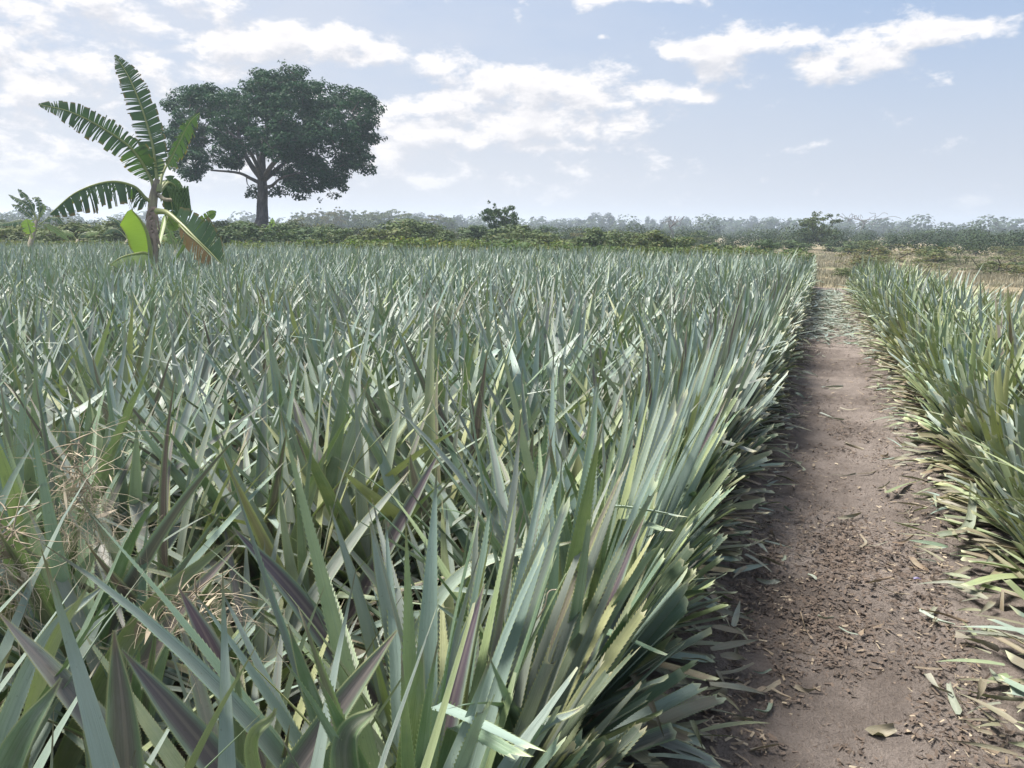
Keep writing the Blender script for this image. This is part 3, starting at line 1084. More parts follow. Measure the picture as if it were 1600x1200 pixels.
def banana_leaf(name, parent, rib, width, mat, side_dir, petiole=0.15, tear=0.5, fold=0.35, hang=0.2, seed=0, org=(0, 0, 0), prof=None, n=46, one=None):
    """blade along a rib curve; torn into strips that droop"""
    g = np.random.default_rng(seed)
    P = bez(rib, n) - org
    T = np.gradient(P, axis=0)
    T /= np.linalg.norm(T, axis=1)[:, None]
    S = np.cross(T, np.broadcast_to(side_dir, T.shape))       # side_dir = blade normal
    S /= np.linalg.norm(S, axis=1)[:, None] + 1e-9
    Nn = np.cross(S, T)
    mb = MB()
    s = np.linspace(0, 1, n)
    tube(mb, P, np.interp(s, [0, petiole, 1], [0.060, 0.036, 0.006]) * max(width / 0.3, .5), 6, u0=0.0)
    f0 = int(petiole * n)
    K = 6
    for sd in (-1, 1):
        if one is not None and sd != one: continue
        i = f0
        while i < n - 1:
            m = 1 if g.random() < tear else int(g.integers(2, 5))
            j = min(i + m, n - 1)
            gap = (0.05 + 0.5 * g.random() ** 3) if tear > 0 else 0.0
            droop = hang * g.uniform(0.4, 1.5)
            sw = g.normal(0, 0.12) * tear
            ln = g.uniform(0.86, 1.06) if tear > 0 else 1.0
            rows = []
            for q, ii in enumerate(range(i, j + 1)):
                u = (s[ii] - petiole) / (1 - petiole)
                w = width * (min(1, (u / 0.18 + 0.15)) ** 0.7) * (1 - max(0, (u - 0.55) / 0.45) ** 2.2 * 0.93)
                if prof: w = width * prof(u)
                row = []
                for k_ in range(K):
                    f = k_ / (K - 1)
                    sh = (gap * f) * (0.5 if q == 0 else -0.5 if ii == j else 0) * (1.0 / n) * np.linalg.norm(P[-1] - P[0]) * 2.2
                    p = P[ii] + S[ii] * sd * f * w * ln * math.cos(fold) + Nn[ii] * f * w * math.sin(fold) * (1 - 0.4 * f) + T[ii] * (0.22 * f * w + sh + sw * f * w)
                    p = p + np.array([0, 0, -1.0]) * droop * w * f * f
                    row.append(p)
                rows.append(row)
            R_ = np.array(rows)
            a, b = R_.shape[:2]
            ii_ = np.arange(a - 1)[:, None] * b
            jj_ = np.arange(b - 1)[None]
            F = np.stack([ii_ + jj_, ii_ + jj_ + 1, ii_ + b + jj_ + 1, ii_ + b + jj_], -1).reshape(-1, 4)
            uv = np.zeros((a, b, 3))
            uv[..., 0] = np.linspace(0, 1, b) * sd
            uv[..., 1] = s[i:j + 1][:, None]
            mb.add(R_.reshape(-1, 3), F, uv.reshape(-1, 3))
            i = j
    return mb.build(name, mat, parent)


def banana_main():
    D = 16.0
    o = empty('banana_plant', BAN)
    tag(o, 'tall banana plant with tattered leaves and a fruit bunch rising out of the pineapple field', 'banana plant')
    A = lambda px, py, dy=0.0: at(px, py, D + dy)
    view = CM @ np.array([0, 0, 1.0])
    view[2] = 0.0
    right = CM @ np.array([1.0, 0, 0])
    org = BAN
    mb = MB()
    g = np.random.default_rng(3)
    c = bez([BAN, A(238, 400), A(237, 360), A(238, 325), A(241, 300), A(246, 280)], 20) - org
    tube(mb, c, np.interp(np.linspace(0, 1, 20), [0, .4, .75, 1], [0.135, 0.10, 0.085, 0.05]), 14)
    mb.build('pseudostem', M_STEM, o)
    # old sheaths wrapped about the stem
    sh = MB()
    for q in range(16):
        y0 = g.uniform(322, 372)
        x0 = 238 + g.uniform(-3, 3)
        sgn = g.choice([-1, 1])
        pts_ = [A(x0, y0, -0.13), A(x0 + sgn * 5, y0 + 6, -0.15), A(x0 + sgn * g.uniform(3, 13), y0 + g.uniform(18, 34), -0.12)]
        cc = bez(pts_, 8) - org
        w = np.linspace(0.055, 0.012, 8)[:, None] * right[None]
        V = np.concatenate([cc - w, cc + w * 0.9 + np.array([0, 0, .01])])
        i = np.arange(7)
        t = np.zeros((16, 4)); t[:, 0] = g.random()
        sh.add(V, np.stack([i, i + 1, i + 9, i + 8], -1), None, t)
    sh.build('dry_sheaths', M_SHEATH, o)
    up = np.array([0, 0, 1.0])
    nrm = view / np.linalg.norm(view)
    L = lambda *a, **k: banana_leaf('leaf', o, *a, org=org, **k)
    L([A(247, 300), A(243, 262), A(238, 225), A(222, 170), A(202, 122), A(180, 86)], 0.285, M_BAN, nrm + right * .25, petiole=0.12, tear=0.62, fold=0.15, hang=0.04, seed=1, n=120)
    L([A(243, 300), A(232, 272), A(205, 232, -.3), A(160, 200, -.6), A(110, 175, -.9), A(60, 163, -1.2)], 0.30, M_BAN, nrm * .8 + up * .45, petiole=0.14, tear=0.62, fold=0.2, hang=0.22, seed=2, n=120)
    L([A(241, 318), A(228, 310, -.1), A(208, 291, -.3), A(170, 284, -.7), A(120, 300, -1.1), A(78, 334, -1.4)], 0.33, M_BAN, up + nrm * .55, petiole=0.16, tear=0.6, fold=-0.55, hang=0.75, seed=3, n=100)
    L([A(249, 300), A(254, 272, .2), A(268, 245, .4), A(283, 215, .5), A(297, 190, .6), A(312, 176, .8)], 0.20, M_BAN, nrm * .2 + right * .95, petiole=0.30, tear=0.6, fold=-0.2, hang=0.8, seed=4, n=80)
    L([A(246, 300), A(247, 276, .3), A(249, 262, .4), A(247, 245, .5)], 0.14, M_BANL, nrm, petiole=0.3, tear=0.0, fold=0.3, hang=0.1, seed=5, n=20)
    # drooping petiole with a half dead leaf to the right
    L([A(246, 330, -.2), A(262, 333, -.5), A(285, 352, -.8), A(305, 372, -1.0), A(328, 394, -1.1), A(345, 412, -1.2)], 0.36, M_BAN, nrm, petiole=0.30, tear=0.35, fold=0.05, hang=-0.35, seed=6, n=90, one=-1,
      prof=lambda u: 0.25 + 0.75 * math.sin(math.pi * min(1, max(0, u * 0.9 + 0.1))) ** 0.7)
    L([A(280, 352, -.85), A(293, 365, -.98), A(308, 378, -1.1), A(322, 392, -1.2), A(334, 406, -1.25)], 0.16, M_BANO, nrm, petiole=0.05, tear=0.6, fold=0.1, hang=1.0, seed=7, n=30, one=1,
      prof=lambda u: 0.3 + 0.7 * math.sin(math.pi * min(1, u)) ** 0.5)
    L([A(256, 332, .3), A(262, 340, .4), A(270, 350, .4), A(276, 360, .4)], 0.14, M_BANL, nrm, petiole=0.1, tear=0.1, fold=0.2, hang=0.1, seed=8, n=16)
    L([A(300, 360, .5), A(312, 348, .5), A(325, 338, .5), A(338, 330, .5)], 0.10, M_BANL, nrm, petiole=0.3, tear=0.1, fold=0.2, hang=0.1, seed=9, n=16)
    for q, (x, y) in enumerate([(272, 285), (262, 300), (280, 300), (268, 318)]):
        L([A(250, 300, .3), A((250 + x) / 2, 285, .6), A(x, y, .8), A(x + 2, y + 26, .9)], 0.17, M_BAN, nrm + right * .4, petiole=0.3, tear=0.6, fold=-0.3, hang=0.6, seed=20 + q, n=20)
    # fruit stalk, hands of fruit and purple bud
    st = MB()
    tube(st, bez([A(248, 305), A(258, 312, -.2), A(274, 313, -.4), A(285, 322, -.5), A(288, 338, -.5), A(290, 350, -.5)], 16) - org, np.linspace(0.045, 0.022, 16), 8)
    st.build('fruit_stalk', M_STEM, o)
    fr = MB()
    for hnd in range(8):
        y = 300 + hnd * 5.0
        cen = A(278 + hnd * 1.6, y, -.42) - org
        for q in range(15):
            a = q / 15 * 2 * math.pi + hnd * .3
            d = right * math.cos(a) + nrm * math.sin(a)
            r_ = 0.20 - 0.012 * hnd
            tube(fr, bez([cen + d * .03, cen + d * r_ * .75 + up * 0.0, cen + d * r_ + up * .12], 6), [0.012, 0.026, 0.030, 0.030, 0.024, 0.008], 6,
                 tone=(g.random(), 0, 0, 0))
    fr.build('fruit_bunch', M_FRUIT, o)
    bd = MB()
    tube(bd, bez([A(290, 348, -.5), A(290, 355, -.5), A(290, 364, -.5)], 9) - org, [0.02, .06, .085, .095, .09, .075, .05, .025, .004], 12)
    bd.build('flower_bud', M_BUD, o)


banana_main()

# the young bright shoot in front
nrm_ = CM @ np.array([0, 0, 1.0]); nrm_[2] = 0; nrm_ /= np.linalg.norm(nrm_)
rgt_ = CM @ np.array([1.0, 0, 0])
sh_root = gat(236, 15.2)
o = empty('banana_sucker', sh_root)
tag(o, 'young banana shoot with one bright yellow green upright leaf in front of the banana stem', 'banana plant')
banana_leaf('stem', o, [sh_root, at(236, 425, 15.2), at(236, 405, 15.2), at(236, 398, 15.2)], 0.05, M_STEM, nrm_, petiole=0.9, tear=0, seed=31, org=sh_root, n=14)
banana_leaf('bright_leaf', o, [at(236, 410, 15.2), at(235, 393, 15.15), at(230, 365, 15.1), at(219, 343, 15.05), at(205, 327, 15.0)], 0.40, M_BANY, nrm_, petiole=0.08, tear=0.0, fold=0.12, hang=0.0, seed=32, org=sh_root, n=30, one=-1,
            prof=lambda u: min(1, 0.75 + u) * (1 - max(0, (u - 0.72) / 0.28) ** 2 * 0.8))
banana_leaf('bent_leaf', o, [at(237, 412, 15.2), at(228, 396, 15.0), at(210, 397, 14.8), at(190, 402, 14.6), at(174, 412, 14.5)], 0.30, M_BANL, np.array([0, 0, 1.0]) + nrm_ * .6, petiole=0.1, tear=0.0, fold=-0.3, hang=0.6, seed=33, org=sh_root, n=24)


def small_banana(px, depth, seed, leaves, label, name='banana_plant', w=0.22, group=None):
    w *= .6
    root = gat(px, depth)
    o = empty(name, root)
    tag(o, label, 'banana plant', group)
    for i, (pts_, mat, kw) in enumerate(leaves):
        P = [at(x, y, depth + dz) for (x, y, dz) in pts_]
        kk = dict(petiole=0.2, tear=0.6, fold=0.2, hang=0.3, n=44)
        kk.update(kw)
        w_ = kk.pop('w', w)
        banana_leaf('leaf', o, P, w_, mat, nrm_ * .8 + np.array([0, 0, .5]), seed=seed * 10 + i, org=root, **kk)
    st = MB()
    tx, ty, _ = leaves[0][0][0]
    top = at(tx, ty, depth) - root
    tube(st, bez([np.zeros(3), top * .5, top], 8), np.linspace(0.14, 0.06, 8), 10)
    st.build('pseudostem', M_STEM, o)


small_banana(58, 30.0, 5, [([(57, 345, 0), (50, 330, 0), (38, 318, 0), (13, 304, 0)], M_BAN, {}), ([(58, 345, 0), (50, 322, 0), (40, 308, 0), (28, 295, 0)], M_BAN, {}),
                           ([(60, 345, 0), (62, 325, 0), (59, 312, 0), (50, 309, 0)], M_BAN, {}), ([(60, 345, 0), (64, 335, 0), (68, 325, 0), (67, 318, 0)], M_BANL, {}),
                           ([(57, 348, 0), (45, 335, 0), (32, 325, 0), (18, 319, 0)], M_BAN, {}),
                           ([(56, 350, 0), (40, 345, 0), (20, 347, 0), (-10, 352, 0)], M_BAN, {'hang': .6}), ([(62, 350, 0), (74, 352, 0), (92, 362, 0), (108, 376, 0)], M_BANL, {'hang': .3}),
                           ([(50, 372, -1), (47, 360, -1), (44, 350, -1), (41, 342, -1)], M_BANY, {'tear': 0, 'w': .25}), ([(62, 350, 0), (75, 342, 0), (88, 340, 0), (98, 350, 0)], M_BAN, {'hang': .6})],
             'smaller banana plant behind the field at the far left with feathery torn leaves')
small_banana(402, 41.0, 7, [([(405, 372, 0), (400, 362, 0), (392, 355, 0), (382, 347, 0)], M_BANL, {}), ([(407, 372, 0), (415, 362, 0), (424, 352, 0), (426, 340, 0)], M_BANY, {'w': .2}),
                            ([(405, 374, 0), (395, 366, 0), (385, 360, 0), (377, 357, 0)], M_BANL, {}), ([(408, 374, 0), (420, 366, 0), (432, 364, 0), (440, 368, 0)], M_BANL, {})],
             'low young banana plant growing at the foot of the big tree')
small_banana(122, 33.0, 8, [([(122, 375, 0), (130, 368, 0), (142, 364, 0), (155, 363, 0)], M_BANL, {'hang': .5}), ([(120, 375, 0), (112, 366, 0), (100, 362, 0), (90, 366, 0)], M_BANL, {'hang': .5}),
                            ([(122, 375, 0), (126, 368, 0), (134, 366, 0), (140, 372, 0)], M_BAN, {'hang': .5})],
             'low green banana clump between the two left banana plants', 'banana_clump')
small_banana(196, 34.0, 9, [([(200, 375, 0), (190, 352, 0), (178, 342, 0), (166, 338, 0)], M_BAN, {'hang': .6}), ([(200, 375, 0), (200, 352, 0), (204, 338, 0), (212, 335, 0)], M_BAN, {'hang': .6}),
                            ([(200, 375, 0), (186, 360, 0), (172, 358, 0), (160, 368, 0)], M_BAN, {'hang': .6}), ([(200, 375, 0), (214, 358, 0), (224, 356, 0), (236, 366, 0)], M_BAN, {'hang': .6})],
             'dark banana clump behind the tall banana plant', 'banana_clump')
small_banana(275, 24.0, 12, [([(276, 392, 0), (282, 376, 0), (290, 366, 0), (303, 362, 0)], M_BAN, {'hang': .5}), ([(274, 392, 0), (268, 370, 0), (262, 358, 0), (252, 350, 0)], M_BANL, {'hang': .4}),
                             ([(276, 392, 0), (272, 376, 0), (262, 370, 0), (250, 372, 0)], M_BANL, {'hang': .4})],
             'leafy banana sucker right behind the banana stem, low in the field', 'banana_sucker')
small_banana(552, 31.0, 13, [([(552, 392, 0), (552, 385, 0), (551, 379, 0), (549, 373, 0)], M_BANY, {'tear': 0, 'w': .10, 'petiole': .05})],
             'single bright green banana shoot at the far field edge right of the big tree', 'banana_sucker')


# ------------------------------------------------------------------ bushes, scrub, small trees
def bush_meshes(kind, q):
    g = np.random.default_rng(300 + q * 7 + {'bush': 0, 'weed': 100, 'scrub': 200, 'round': 300, 'flat': 400}[kind])
    fb, wb = MB(), MB()
    C = []
    if kind == 'bush':       # 1 m wide unit, 1 m tall
        T = []
        for _ in range(26):
            a, r = g.uniform(0, 6.28), g.uniform(0, .46)
            h = g.uniform(.2, .92) * (1 - r * .6)
            c = (r * math.cos(a), r * math.sin(a), h)
            T.append(c)
            C.append(blob_points(105, c, (g.uniform(.1, .2),) * 2 + (g.uniform(.08, .16),), g, .3))
        skeleton(wb, (0, 0, -.05), (0, 0, .08), T, 0.006, 4, g, sag=.02)
        leaf_quads(fb, np.concatenate(C), 0.056, g, .2, cen=np.repeat(np.array(T), 105, 0), rad=.9)
        m1, m2 = M_BUSH, M_TWIG
    elif kind == 'weed':
        for _ in range(26):
            a, r = g.uniform(0, 6.28), math.sqrt(g.random()) * .5
            x, y, h = r * math.cos(a), r * math.sin(a), g.uniform(.5, 1.0)
            tip = (x + g.normal(0, .08), y + g.normal(0, .08), h)
            tube(wb, bez([(x, y, -.02), (x, y, h * .5), tip], 4), [.008, .006, .003, .002], 4)
            zz = g.random(42) ** .7 * h
            C.append(np.stack([x + (tip[0] - x) * zz / h + g.normal(0, .07, 42), y + (tip[1] - y) * zz / h + g.normal(0, .07, 42), zz], 1))
        leaf_quads(fb, np.concatenate(C), 0.10, g, .4)
        m1, m2 = M_BUSH_Y, M_TWIG
    elif kind == 'scrub':    # thin thorny bush, much bare wood
        T = []
        for _ in range(22):
            a, r = g.uniform(0, 6.28), g.uniform(.1, .55)
            T.append((r * math.cos(a), r * math.sin(a), g.uniform(.15, .95)))
            C.append(blob_points(38, T[-1], (.13, .13, .07), g, .2))
        skeleton(wb, (0, 0, -.05), (0, 0, .1), T, 0.007, 4, g, sag=.05)
        leaf_quads(fb, np.concatenate(C), 0.05, g, .3)
        m1, m2 = M_SCRUB, M_TWIG
    elif kind == 'round':    # mango-like dome
        T = []
        for _ in range(24):
            d = g.normal(0, 1, 3); d /= np.linalg.norm(d)
            c = np.array([0, 0, .58]) + d * [.36, .36, .30]
            T.append(c)
            C.append(blob_points(85, c, (.17, .17, .13), g, .4))
        T = [t for t in T if t[2] > .3]
        skeleton(wb, (0, 0, -.05), (0, 0, .3), T, 0.008, 4, g)
        leaf_quads(fb, np.concatenate(C), 0.075, g, .3, cen=np.array([0, 0, .5]), rad=1.3)
        m1, m2 = M_DOME, M_TWIG
    else:                    # flat: open spreading thorn tree
        T = []
        for _ in range(56):
            a, r = g.uniform(0, 6.28), math.sqrt(g.random()) * .6
            T.append((r * math.cos(a), r * math.sin(a), g.uniform(.22, 1.0) * (1 - r * .35)))
            C.append(blob_points(75, T[-1], (.13, .13, .045), g, .1))
            C.append(blob_points(15, np.array(T[-1]) + g.normal(0, .1, 3), (.06, .06, .03), g, .1))
        skeleton(wb, (0, 0, -.05), (0.02, 0, .25), T, 0.0075, 5, g, sag=.04)
        leaf_quads(fb, np.concatenate(C), 0.055, g, .3)
        m1, m2 = M_SCRUB if q % 2 else M_BUSH, M_TWIG
    return fb.mesh('foliage', m1, smooth=False), wb.mesh('stem', M_DTWIG)


BM = {k: [bush_meshes(k, q) for q in range(n)] for k, n in (('bush', 6), ('weed', 5), ('scrub', 5), ('round', 4), ('flat', 4))}
PARTN = {'bush': ('foliage', 'stem'), 'weed': ('foliage', 'stem'), 'scrub': ('foliage', 'stem'), 'round': ('crown', 'trunk'), 'flat': ('crown', 'trunk')}
OBJN = {'bush': 'bush', 'weed': 'leafy_weed', 'scrub': 'scrub_bush', 'round': 'round_tree', 'flat': 'spreading_tree'}


def gz(x, y):
    rr = math.hypot(x, y)
    far = min(max((rr - 45) / 60, 0), 1)
    return float(fbm(np.array([x / 30 + 50]), np.array([y / 30 + 50]), 3, 4)[0]) * far * 0.5 - 0.03


def put(kind, px, depth, w, h, label, cat, group=None, q=None, g=np.random.default_rng(55)):
    p = gat(px, depth)
    p[2] = gz(p[0], p[1])
    q = int(g.integers(len(BM[kind]))) if q is None else q
    e = empty(OBJN[kind], p, float(g.uniform(0, 6.28)))
    e.scale = (w, w, h)
    tag(e, label, cat, group)
    for nm, me in zip(PARTN[kind], BM[kind][q]):
        c = bpy.data.objects.new(nm, me)
        COL.objects.link(c)
        c.parent = e
    return e


def hpx(py, px, depth, top):
    """height whose top shows at photo row `top`"""
    return at(px, top, depth)[2]


g = np.random.default_rng(8)
# single landmark trees
put('flat', 782, 52, 2.1, hpx(0, 782, 52, 318) * 1.08, 'dark open crowned small tree above the bush line near the middle of the horizon', 'tree', q=0)
put('flat', 1258, 75, 3.2, hpx(0, 1258, 75, 342) * 1.2, 'dark thorny small tree standing above the dry land behind the end of the path', 'tree', q=2)
put('bush', 1100 + 320, 150, 6.5, hpx(0, 1420, 150, 358), 'dark rounded bush tree alone in the hazy plain on the right', 'bush', q=1)
# bush belt behind the field
belt = []
for px in np.arange(-60, 1110, 24):
    d = g.uniform(36, 54)
    top = np.interp(px, [0, 100, 330, 420, 520, 640, 750, 800, 900, 1000, 1080], [345, 350, 345, 342, 347, 343, 353, 354, 358, 360, 370]) + g.uniform(-10, 18)
    belt.append(('bush', px + g.uniform(-12, 12), d, top))
for px in np.arange(-60, 1120, 34):
    belt.append(('bush' if g.random() < .65 else 'scrub', px + g.uniform(-15, 15), g.uniform(55, 80), np.interp(px, [0, 400, 1100], [344, 345, 364]) + g.uniform(-8, 8)))
for kind, px, d, top in belt:
    h = max(0.8, hpx(0, px, d, top))
    left = 'left of the big tree' if px < 400 else 'between the big tree and the small dark tree' if px < 780 else 'right of the small dark tree'
    if kind == 'bush':
        put(kind, px, d, h * g.uniform(1.5, 2.4), h, 'leafy green bush in the belt ' + left, 'bush', 'green bushes in the belt behind the field, ' + left)
    else:
        put(kind, px, d, h * g.uniform(1.2, 1.8), h, 'thin grey twiggy bush in the belt ' + left, 'bush', 'twiggy bushes in the belt behind the field, ' + left)
# yellow green weeds at the foot of the belt
for px in np.arange(-50, 1230, 17):
    d = g.uniform(31.5, 36)
    top = np.interp(px, [0, 350, 500, 640, 800, 1000, 1200], [376, 373, 374, 371, 376, 381, 388]) + g.uniform(-5, 7)
    h = max(0.7, hpx(0, px, d, top))
    zone = 'at the left' if px < 400 else 'in the middle' if px < 800 else 'towards the path'
    put('weed', px + g.uniform(-8, 8), d, h * g.uniform(1.2, 1.8), h, 'yellow green leafy weed along the far edge of the field, ' + zone, 'weed', 'leafy weeds along the far field edge, ' + zone)
# right hand land: bushes
for px, d, w, top, kind, lab in [
        (1400, 40, 3.6, 380, 'scrub', 'wide grey green thorn bush in the dry grass behind the right hedge'),
        (1355, 46, 2.6, 388, 'scrub', 'low thorn bush just right of the end of the path'),
        (1520, 30, 2.4, 393, 'scrub', 'sparse dark thorn bush with bare twigs alone in the dry grass at the right'),
        (1440, 34, 1.6, 404, 'scrub', 'small thorn bush low in the dry grass above the right hedge tips'),
        (1180, 44, 2.2, 370, 'bush', 'bright green bush left of the small thorny tree'),
        (1125, 40, 1.8, 378, 'bush', 'low green bush behind the far right corner of the field'),
        (1225, 60, 4.0, 372, 'bush', 'dull green bush at the foot of the thorny tree'),
        (1310, 62, 4.0, 372, 'bush', 'dull green bush right of the thorny tree'),
        (1345, 55, 2.4, 369, 'bush', 'light green bush over the right hedge end'),
        (1060, 38, 2.4, 360, 'bush', 'rounded bush above the field corner'),
        (1230, 33, 1.4, 394, 'scrub', 'dry twiggy bush left of the path end'),
        (1560, 60, 3.5, 384, 'scrub', 'thorn bush near the right picture edge')]:
    put(kind, px, d, w, max(.5, hpx(0, px, d, top)), lab, 'bush')
for i_ in range(26):
    px_, d_ = g.uniform(1290, 1640), g.uniform(27, 75)
    h_ = g.uniform(.35, .95)
    put('scrub' if i_ % 3 else 'bush', px_, d_, h_ * g.uniform(1.6, 3.2), h_, 'low grey green shrub in the dry grass of the open land at the right', 'shrub', 'low shrubs in the dry grass at the right')
# two fan palms on the plain
def palm(px, depth, top, label, q):
    g = np.random.default_rng(q)
    root = gat(px, depth)
    e = empty('young_palm', root)
    tag(e, label, 'palm')
    H = at(px, top, depth)[2]
    fr, st = MB(), MB()
    tube(st, [(0, 0, -.1), (0, 0, .5)], [.22, .16], 8)
    for i in range(20):
        a = i * 2.4
        el = R(g.uniform(25, 85))
        L = H * g.uniform(.75, 1.0)
        d = np.array([math.cos(a) * math.cos(el), math.sin(a) * math.cos(el), math.sin(el)])
        rib = bez([np.array([0, 0, .3]), d * L * .5 + [0, 0, .3], d * L * .95 + [0, 0, -.12 * L]], 14)
        tube(fr, rib, .02, 4)
        sd = np.cross(d, [0, 0, 1.0]); sd /= np.linalg.norm(sd)
        for k_ in range(3, 14):
            for s_ in (-1, 1):
                p = rib[k_]
                ln = L * .22 * (1 - abs(k_ - 8) / 9)
                tp = p + sd * s_ * ln + d * ln * .6 - np.array([0, 0, ln * .4])
                fr.add(np.array([p - d * .04, p + d * .04, tp]), np.array([[0, 1, 2]]), None, (g.random(), 0, 0, 0))
    fr.build('fronds', M_BUSH, e, smooth=False)
    st.build('trunk', M_TWIG, e)
palm(1447, 58, 370, 'young palm with arching green fronds on the plain at the right, left one of two', 1)
palm(1498, 62, 372, 'young palm with arching green fronds on the plain at the right, right one of two', 2)
# pale leafless tree far off
def bare_tree(px, depth, top, w, label, q):
    g = np.random.default_rng(q)
    root = gat(px, depth)
    H = at(px, top, depth)[2]
    wb = MB()
    T = [(g.normal(0, w), g.normal(0, w), H * g.uniform(.55, 1)) for _ in range(46)]
    skeleton(wb, (0, 0, -.1), (0, 0, H * .35), T, 0.05, 4, g, sag=.08)
    tube(wb, [(0, 0, -.2), (0, 0, H * .35)], [.3, .22], 6)
    tag(wb.build('bare_tree', M_BARK, None, root), label, 'tree')
bare_tree(1322, 210, 333, 2.8, 'pale leafless tree far off rising over the hazy tree line', 3)
bare_tree(1040, 150, 338, 1.0, 'thin leafless pale tree above the tree line in the middle', 4)
# round blue trees on the skyline
rounds = [(838, 347, 22), (893, 346, 18), (925, 339, 24), (940, 340, 22), (1005, 343, 16), (1030, 345, 20), (1057, 344, 18), (1098, 347, 22), (1130, 347, 12), (1158, 344, 20), (1184, 345, 26), (1215, 349, 16),
          (1302, 347, 22), (1355, 351, 24), (1385, 352, 26), (1470, 355, 24), (860, 349, 18), (960, 349, 22), (980, 350, 16), (1240, 351, 18), (1275, 350, 20), (660, 339, 30), (690, 341, 24), (720, 343, 22)]
for px, top, wpx in rounds:
    D = g.uniform(330, 430)
    z = 'left of the small dark tree' if px < 780 else 'between the small dark tree and the thorny tree' if px < 1250 else 'right of the thorny tree'
    h = at(px, top, D)[2] + 1
    put('round', px, D, wpx / FPX * D * 1.25, h * 1.1, 'dome shaped hazy tree on the skyline, ' + z, 'tree', 'dome shaped trees on the skyline, ' + z)
# umbrella crowns left of centre
for px, top, wpx in [(528, 326, 30), (560, 330, 26), (600, 330, 44), (625, 329, 46), (582, 331, 34), (648, 333, 34), (685, 334, 36), (700, 338, 30), (545, 330, 24), (500, 328, 30), (480, 332, 26)]:
    D = g.uniform(180, 230)
    put('flat', px, D, wpx / FPX * D, at(px, top, D)[2], 'pale hazy flat crowned tree behind the bush line, right of the big tree trunk', 'tree', 'flat crowned hazy trees behind the bushes')


# far woodland: one mass of low trees out to the horizon
def woodland():
    g = np.random.default_rng(66)
    fb = MB()
    n = 2300
    th = YAW + np.radians(g.uniform(-46, 46, n))
    rr = np.sqrt(g.uniform(85 ** 2, 560 ** 2, n))
    rr[:900] = g.uniform(440, 620, 900)
    rr[900:1500] = g.uniform(62, 170, 600)
    for a, d in zip(th, rr):
        x, y = -math.sin(a) * d, math.cos(a) * d
        h = g.uniform(.9, 2.4) if d < 160 else g.uniform(1.6, 4.2) if d < 300 else g.uniform(4.0, 9.5)
        if d > 420: h = g.uniform(2.5, 6)
        r = h * g.uniform(.5, .95)
        m = 420 if d < 150 else 260 if d < 220 else 150 if d < 350 else 70
        z0 = gz(x, y)
        zc = h * .55
        P = blob_points(m, (x, y, z0 + zc), (r, r, h * .45), g, .6)
        leaf_quads(fb, P, h * (.08 if d < 150 else .11 if d < 220 else .15 if d < 350 else 0.24), g, .3, tone=g.uniform(.1, .7), aspect=1.2, cen=np.array([x, y, z0 + zc * .6]), rad=1.4)
    tag(fb.build('far_woodland', M_FAR, smooth=False), 'hazy blue green woodland and scrub spreading over the plain to the horizon', 'woodland', kind='stuff')


woodland()


# ------------------------------------------------------------------ grass
def grass(name, n, region, hmin, hmax, wid, mat, label, g, clump=6):
    mb = MB()
    P = region(n, g)
    m = len(P)
    P = np.repeat(P, clump, 0)
    k = len(P)
    h = np.repeat(g.uniform(hmin, hmax, m), clump) * g.uniform(.5, 1.1, k)
    P = P + np.c_[g.normal(0, .05 + hmax * .12, (k, 2)), np.zeros(k)]
    a = g.uniform(0, 6.28, k)
    lean = g.uniform(.05, .55, k) * h
    d = np.c_[np.cos(a), np.sin(a), 0 * a]
    s = np.c_[-np.sin(a), np.cos(a), 0 * a]
    w = (wid * g.uniform(.6, 1.3, k) * (1 + np.hypot(P[:, 0], P[:, 1]) / 30))[:, None]
    A, B = P - s * w, P + s * w
    mid = P + d * lean[:, None] * .35 + np.c_[np.zeros((k, 2)), h * .6]
    tip = P + d * lean[:, None] + np.c_[np.zeros((k, 2)), h]
    V = np.stack([A, B, mid + s * w * .6, mid - s * w * .6, tip], 1).reshape(-1, 3)
    b = np.arange(k)[:, None] * 5
    tn = np.zeros((k, 4)); tn[:, 0] = np.repeat(g.random(m), clump) * .7 + g.random(k) * .3
    mb.add(V, [b + np.array([[0, 1, 2, 3]]), b + np.array([[3, 2, 4]])], None, np.repeat(tn, 5, 0))
    tag(mb.build(name, mat), label, 'grass', kind='stuff')


def wedge(a0, a1, d0, d1, test=None, pw=1.6, thr=0.0, sc=3.0):
    def f(n, g):
        px = g.uniform(a0, a1, n * 3)
        d = d0 + (d1 - d0) * g.random(n * 3) ** pw
        r0 = np.array([ray(x, 600) for x in (a0, a1)])
        t = (px - a0) / (a1 - a0)
        X = (r0[0, 0] + (r0[1, 0] - r0[0, 0]) * t) * d
        Y = (r0[0, 1] + (r0[1, 1] - r0[0, 1]) * t) * d
        ok = np.ones(len(X), bool)
        if test is not None: ok &= test(X, Y)
        ok &= fbm(X / sc, Y / sc, 71, 3) + 0.5 > thr + g.random(len(X)) * .25
        P = np.c_[X, Y, np.full(len(X), -.03)][ok][:n]
        return P
    return f


right_land = lambda X, Y: ((X > EDGE_R(Y) + 1.55) | (Y > 22.8)) & ((X > -3.5) | (Y > 29))
grass('dry_grass', 26000, wedge(1100, 1950, 4, 75, right_land, 1.5, .35, 2.0), .06, .24, .006, M_GRASS, 'dry straw coloured grass over the open land on the right', np.random.default_rng(1), 5)
grass('tall_dry_grass', 1500, wedge(1180, 1700, 23, 60, right_land, 1.2, .45, 4.0), .14, .32, .006, M_GRASS, 'taller dry straw grass in tufts beyond the end of the path', np.random.default_rng(2), 9)
grass('green_grass', 9000, wedge(-150, 1190, 29.5, 60, lambda X, Y: (Y > 28.3) | (X < -30), 1.6, .2), .3, .8, .012, M_GREENGRASS, 'green grass and herbs along the far field edge', np.random.default_rng(3), 6)


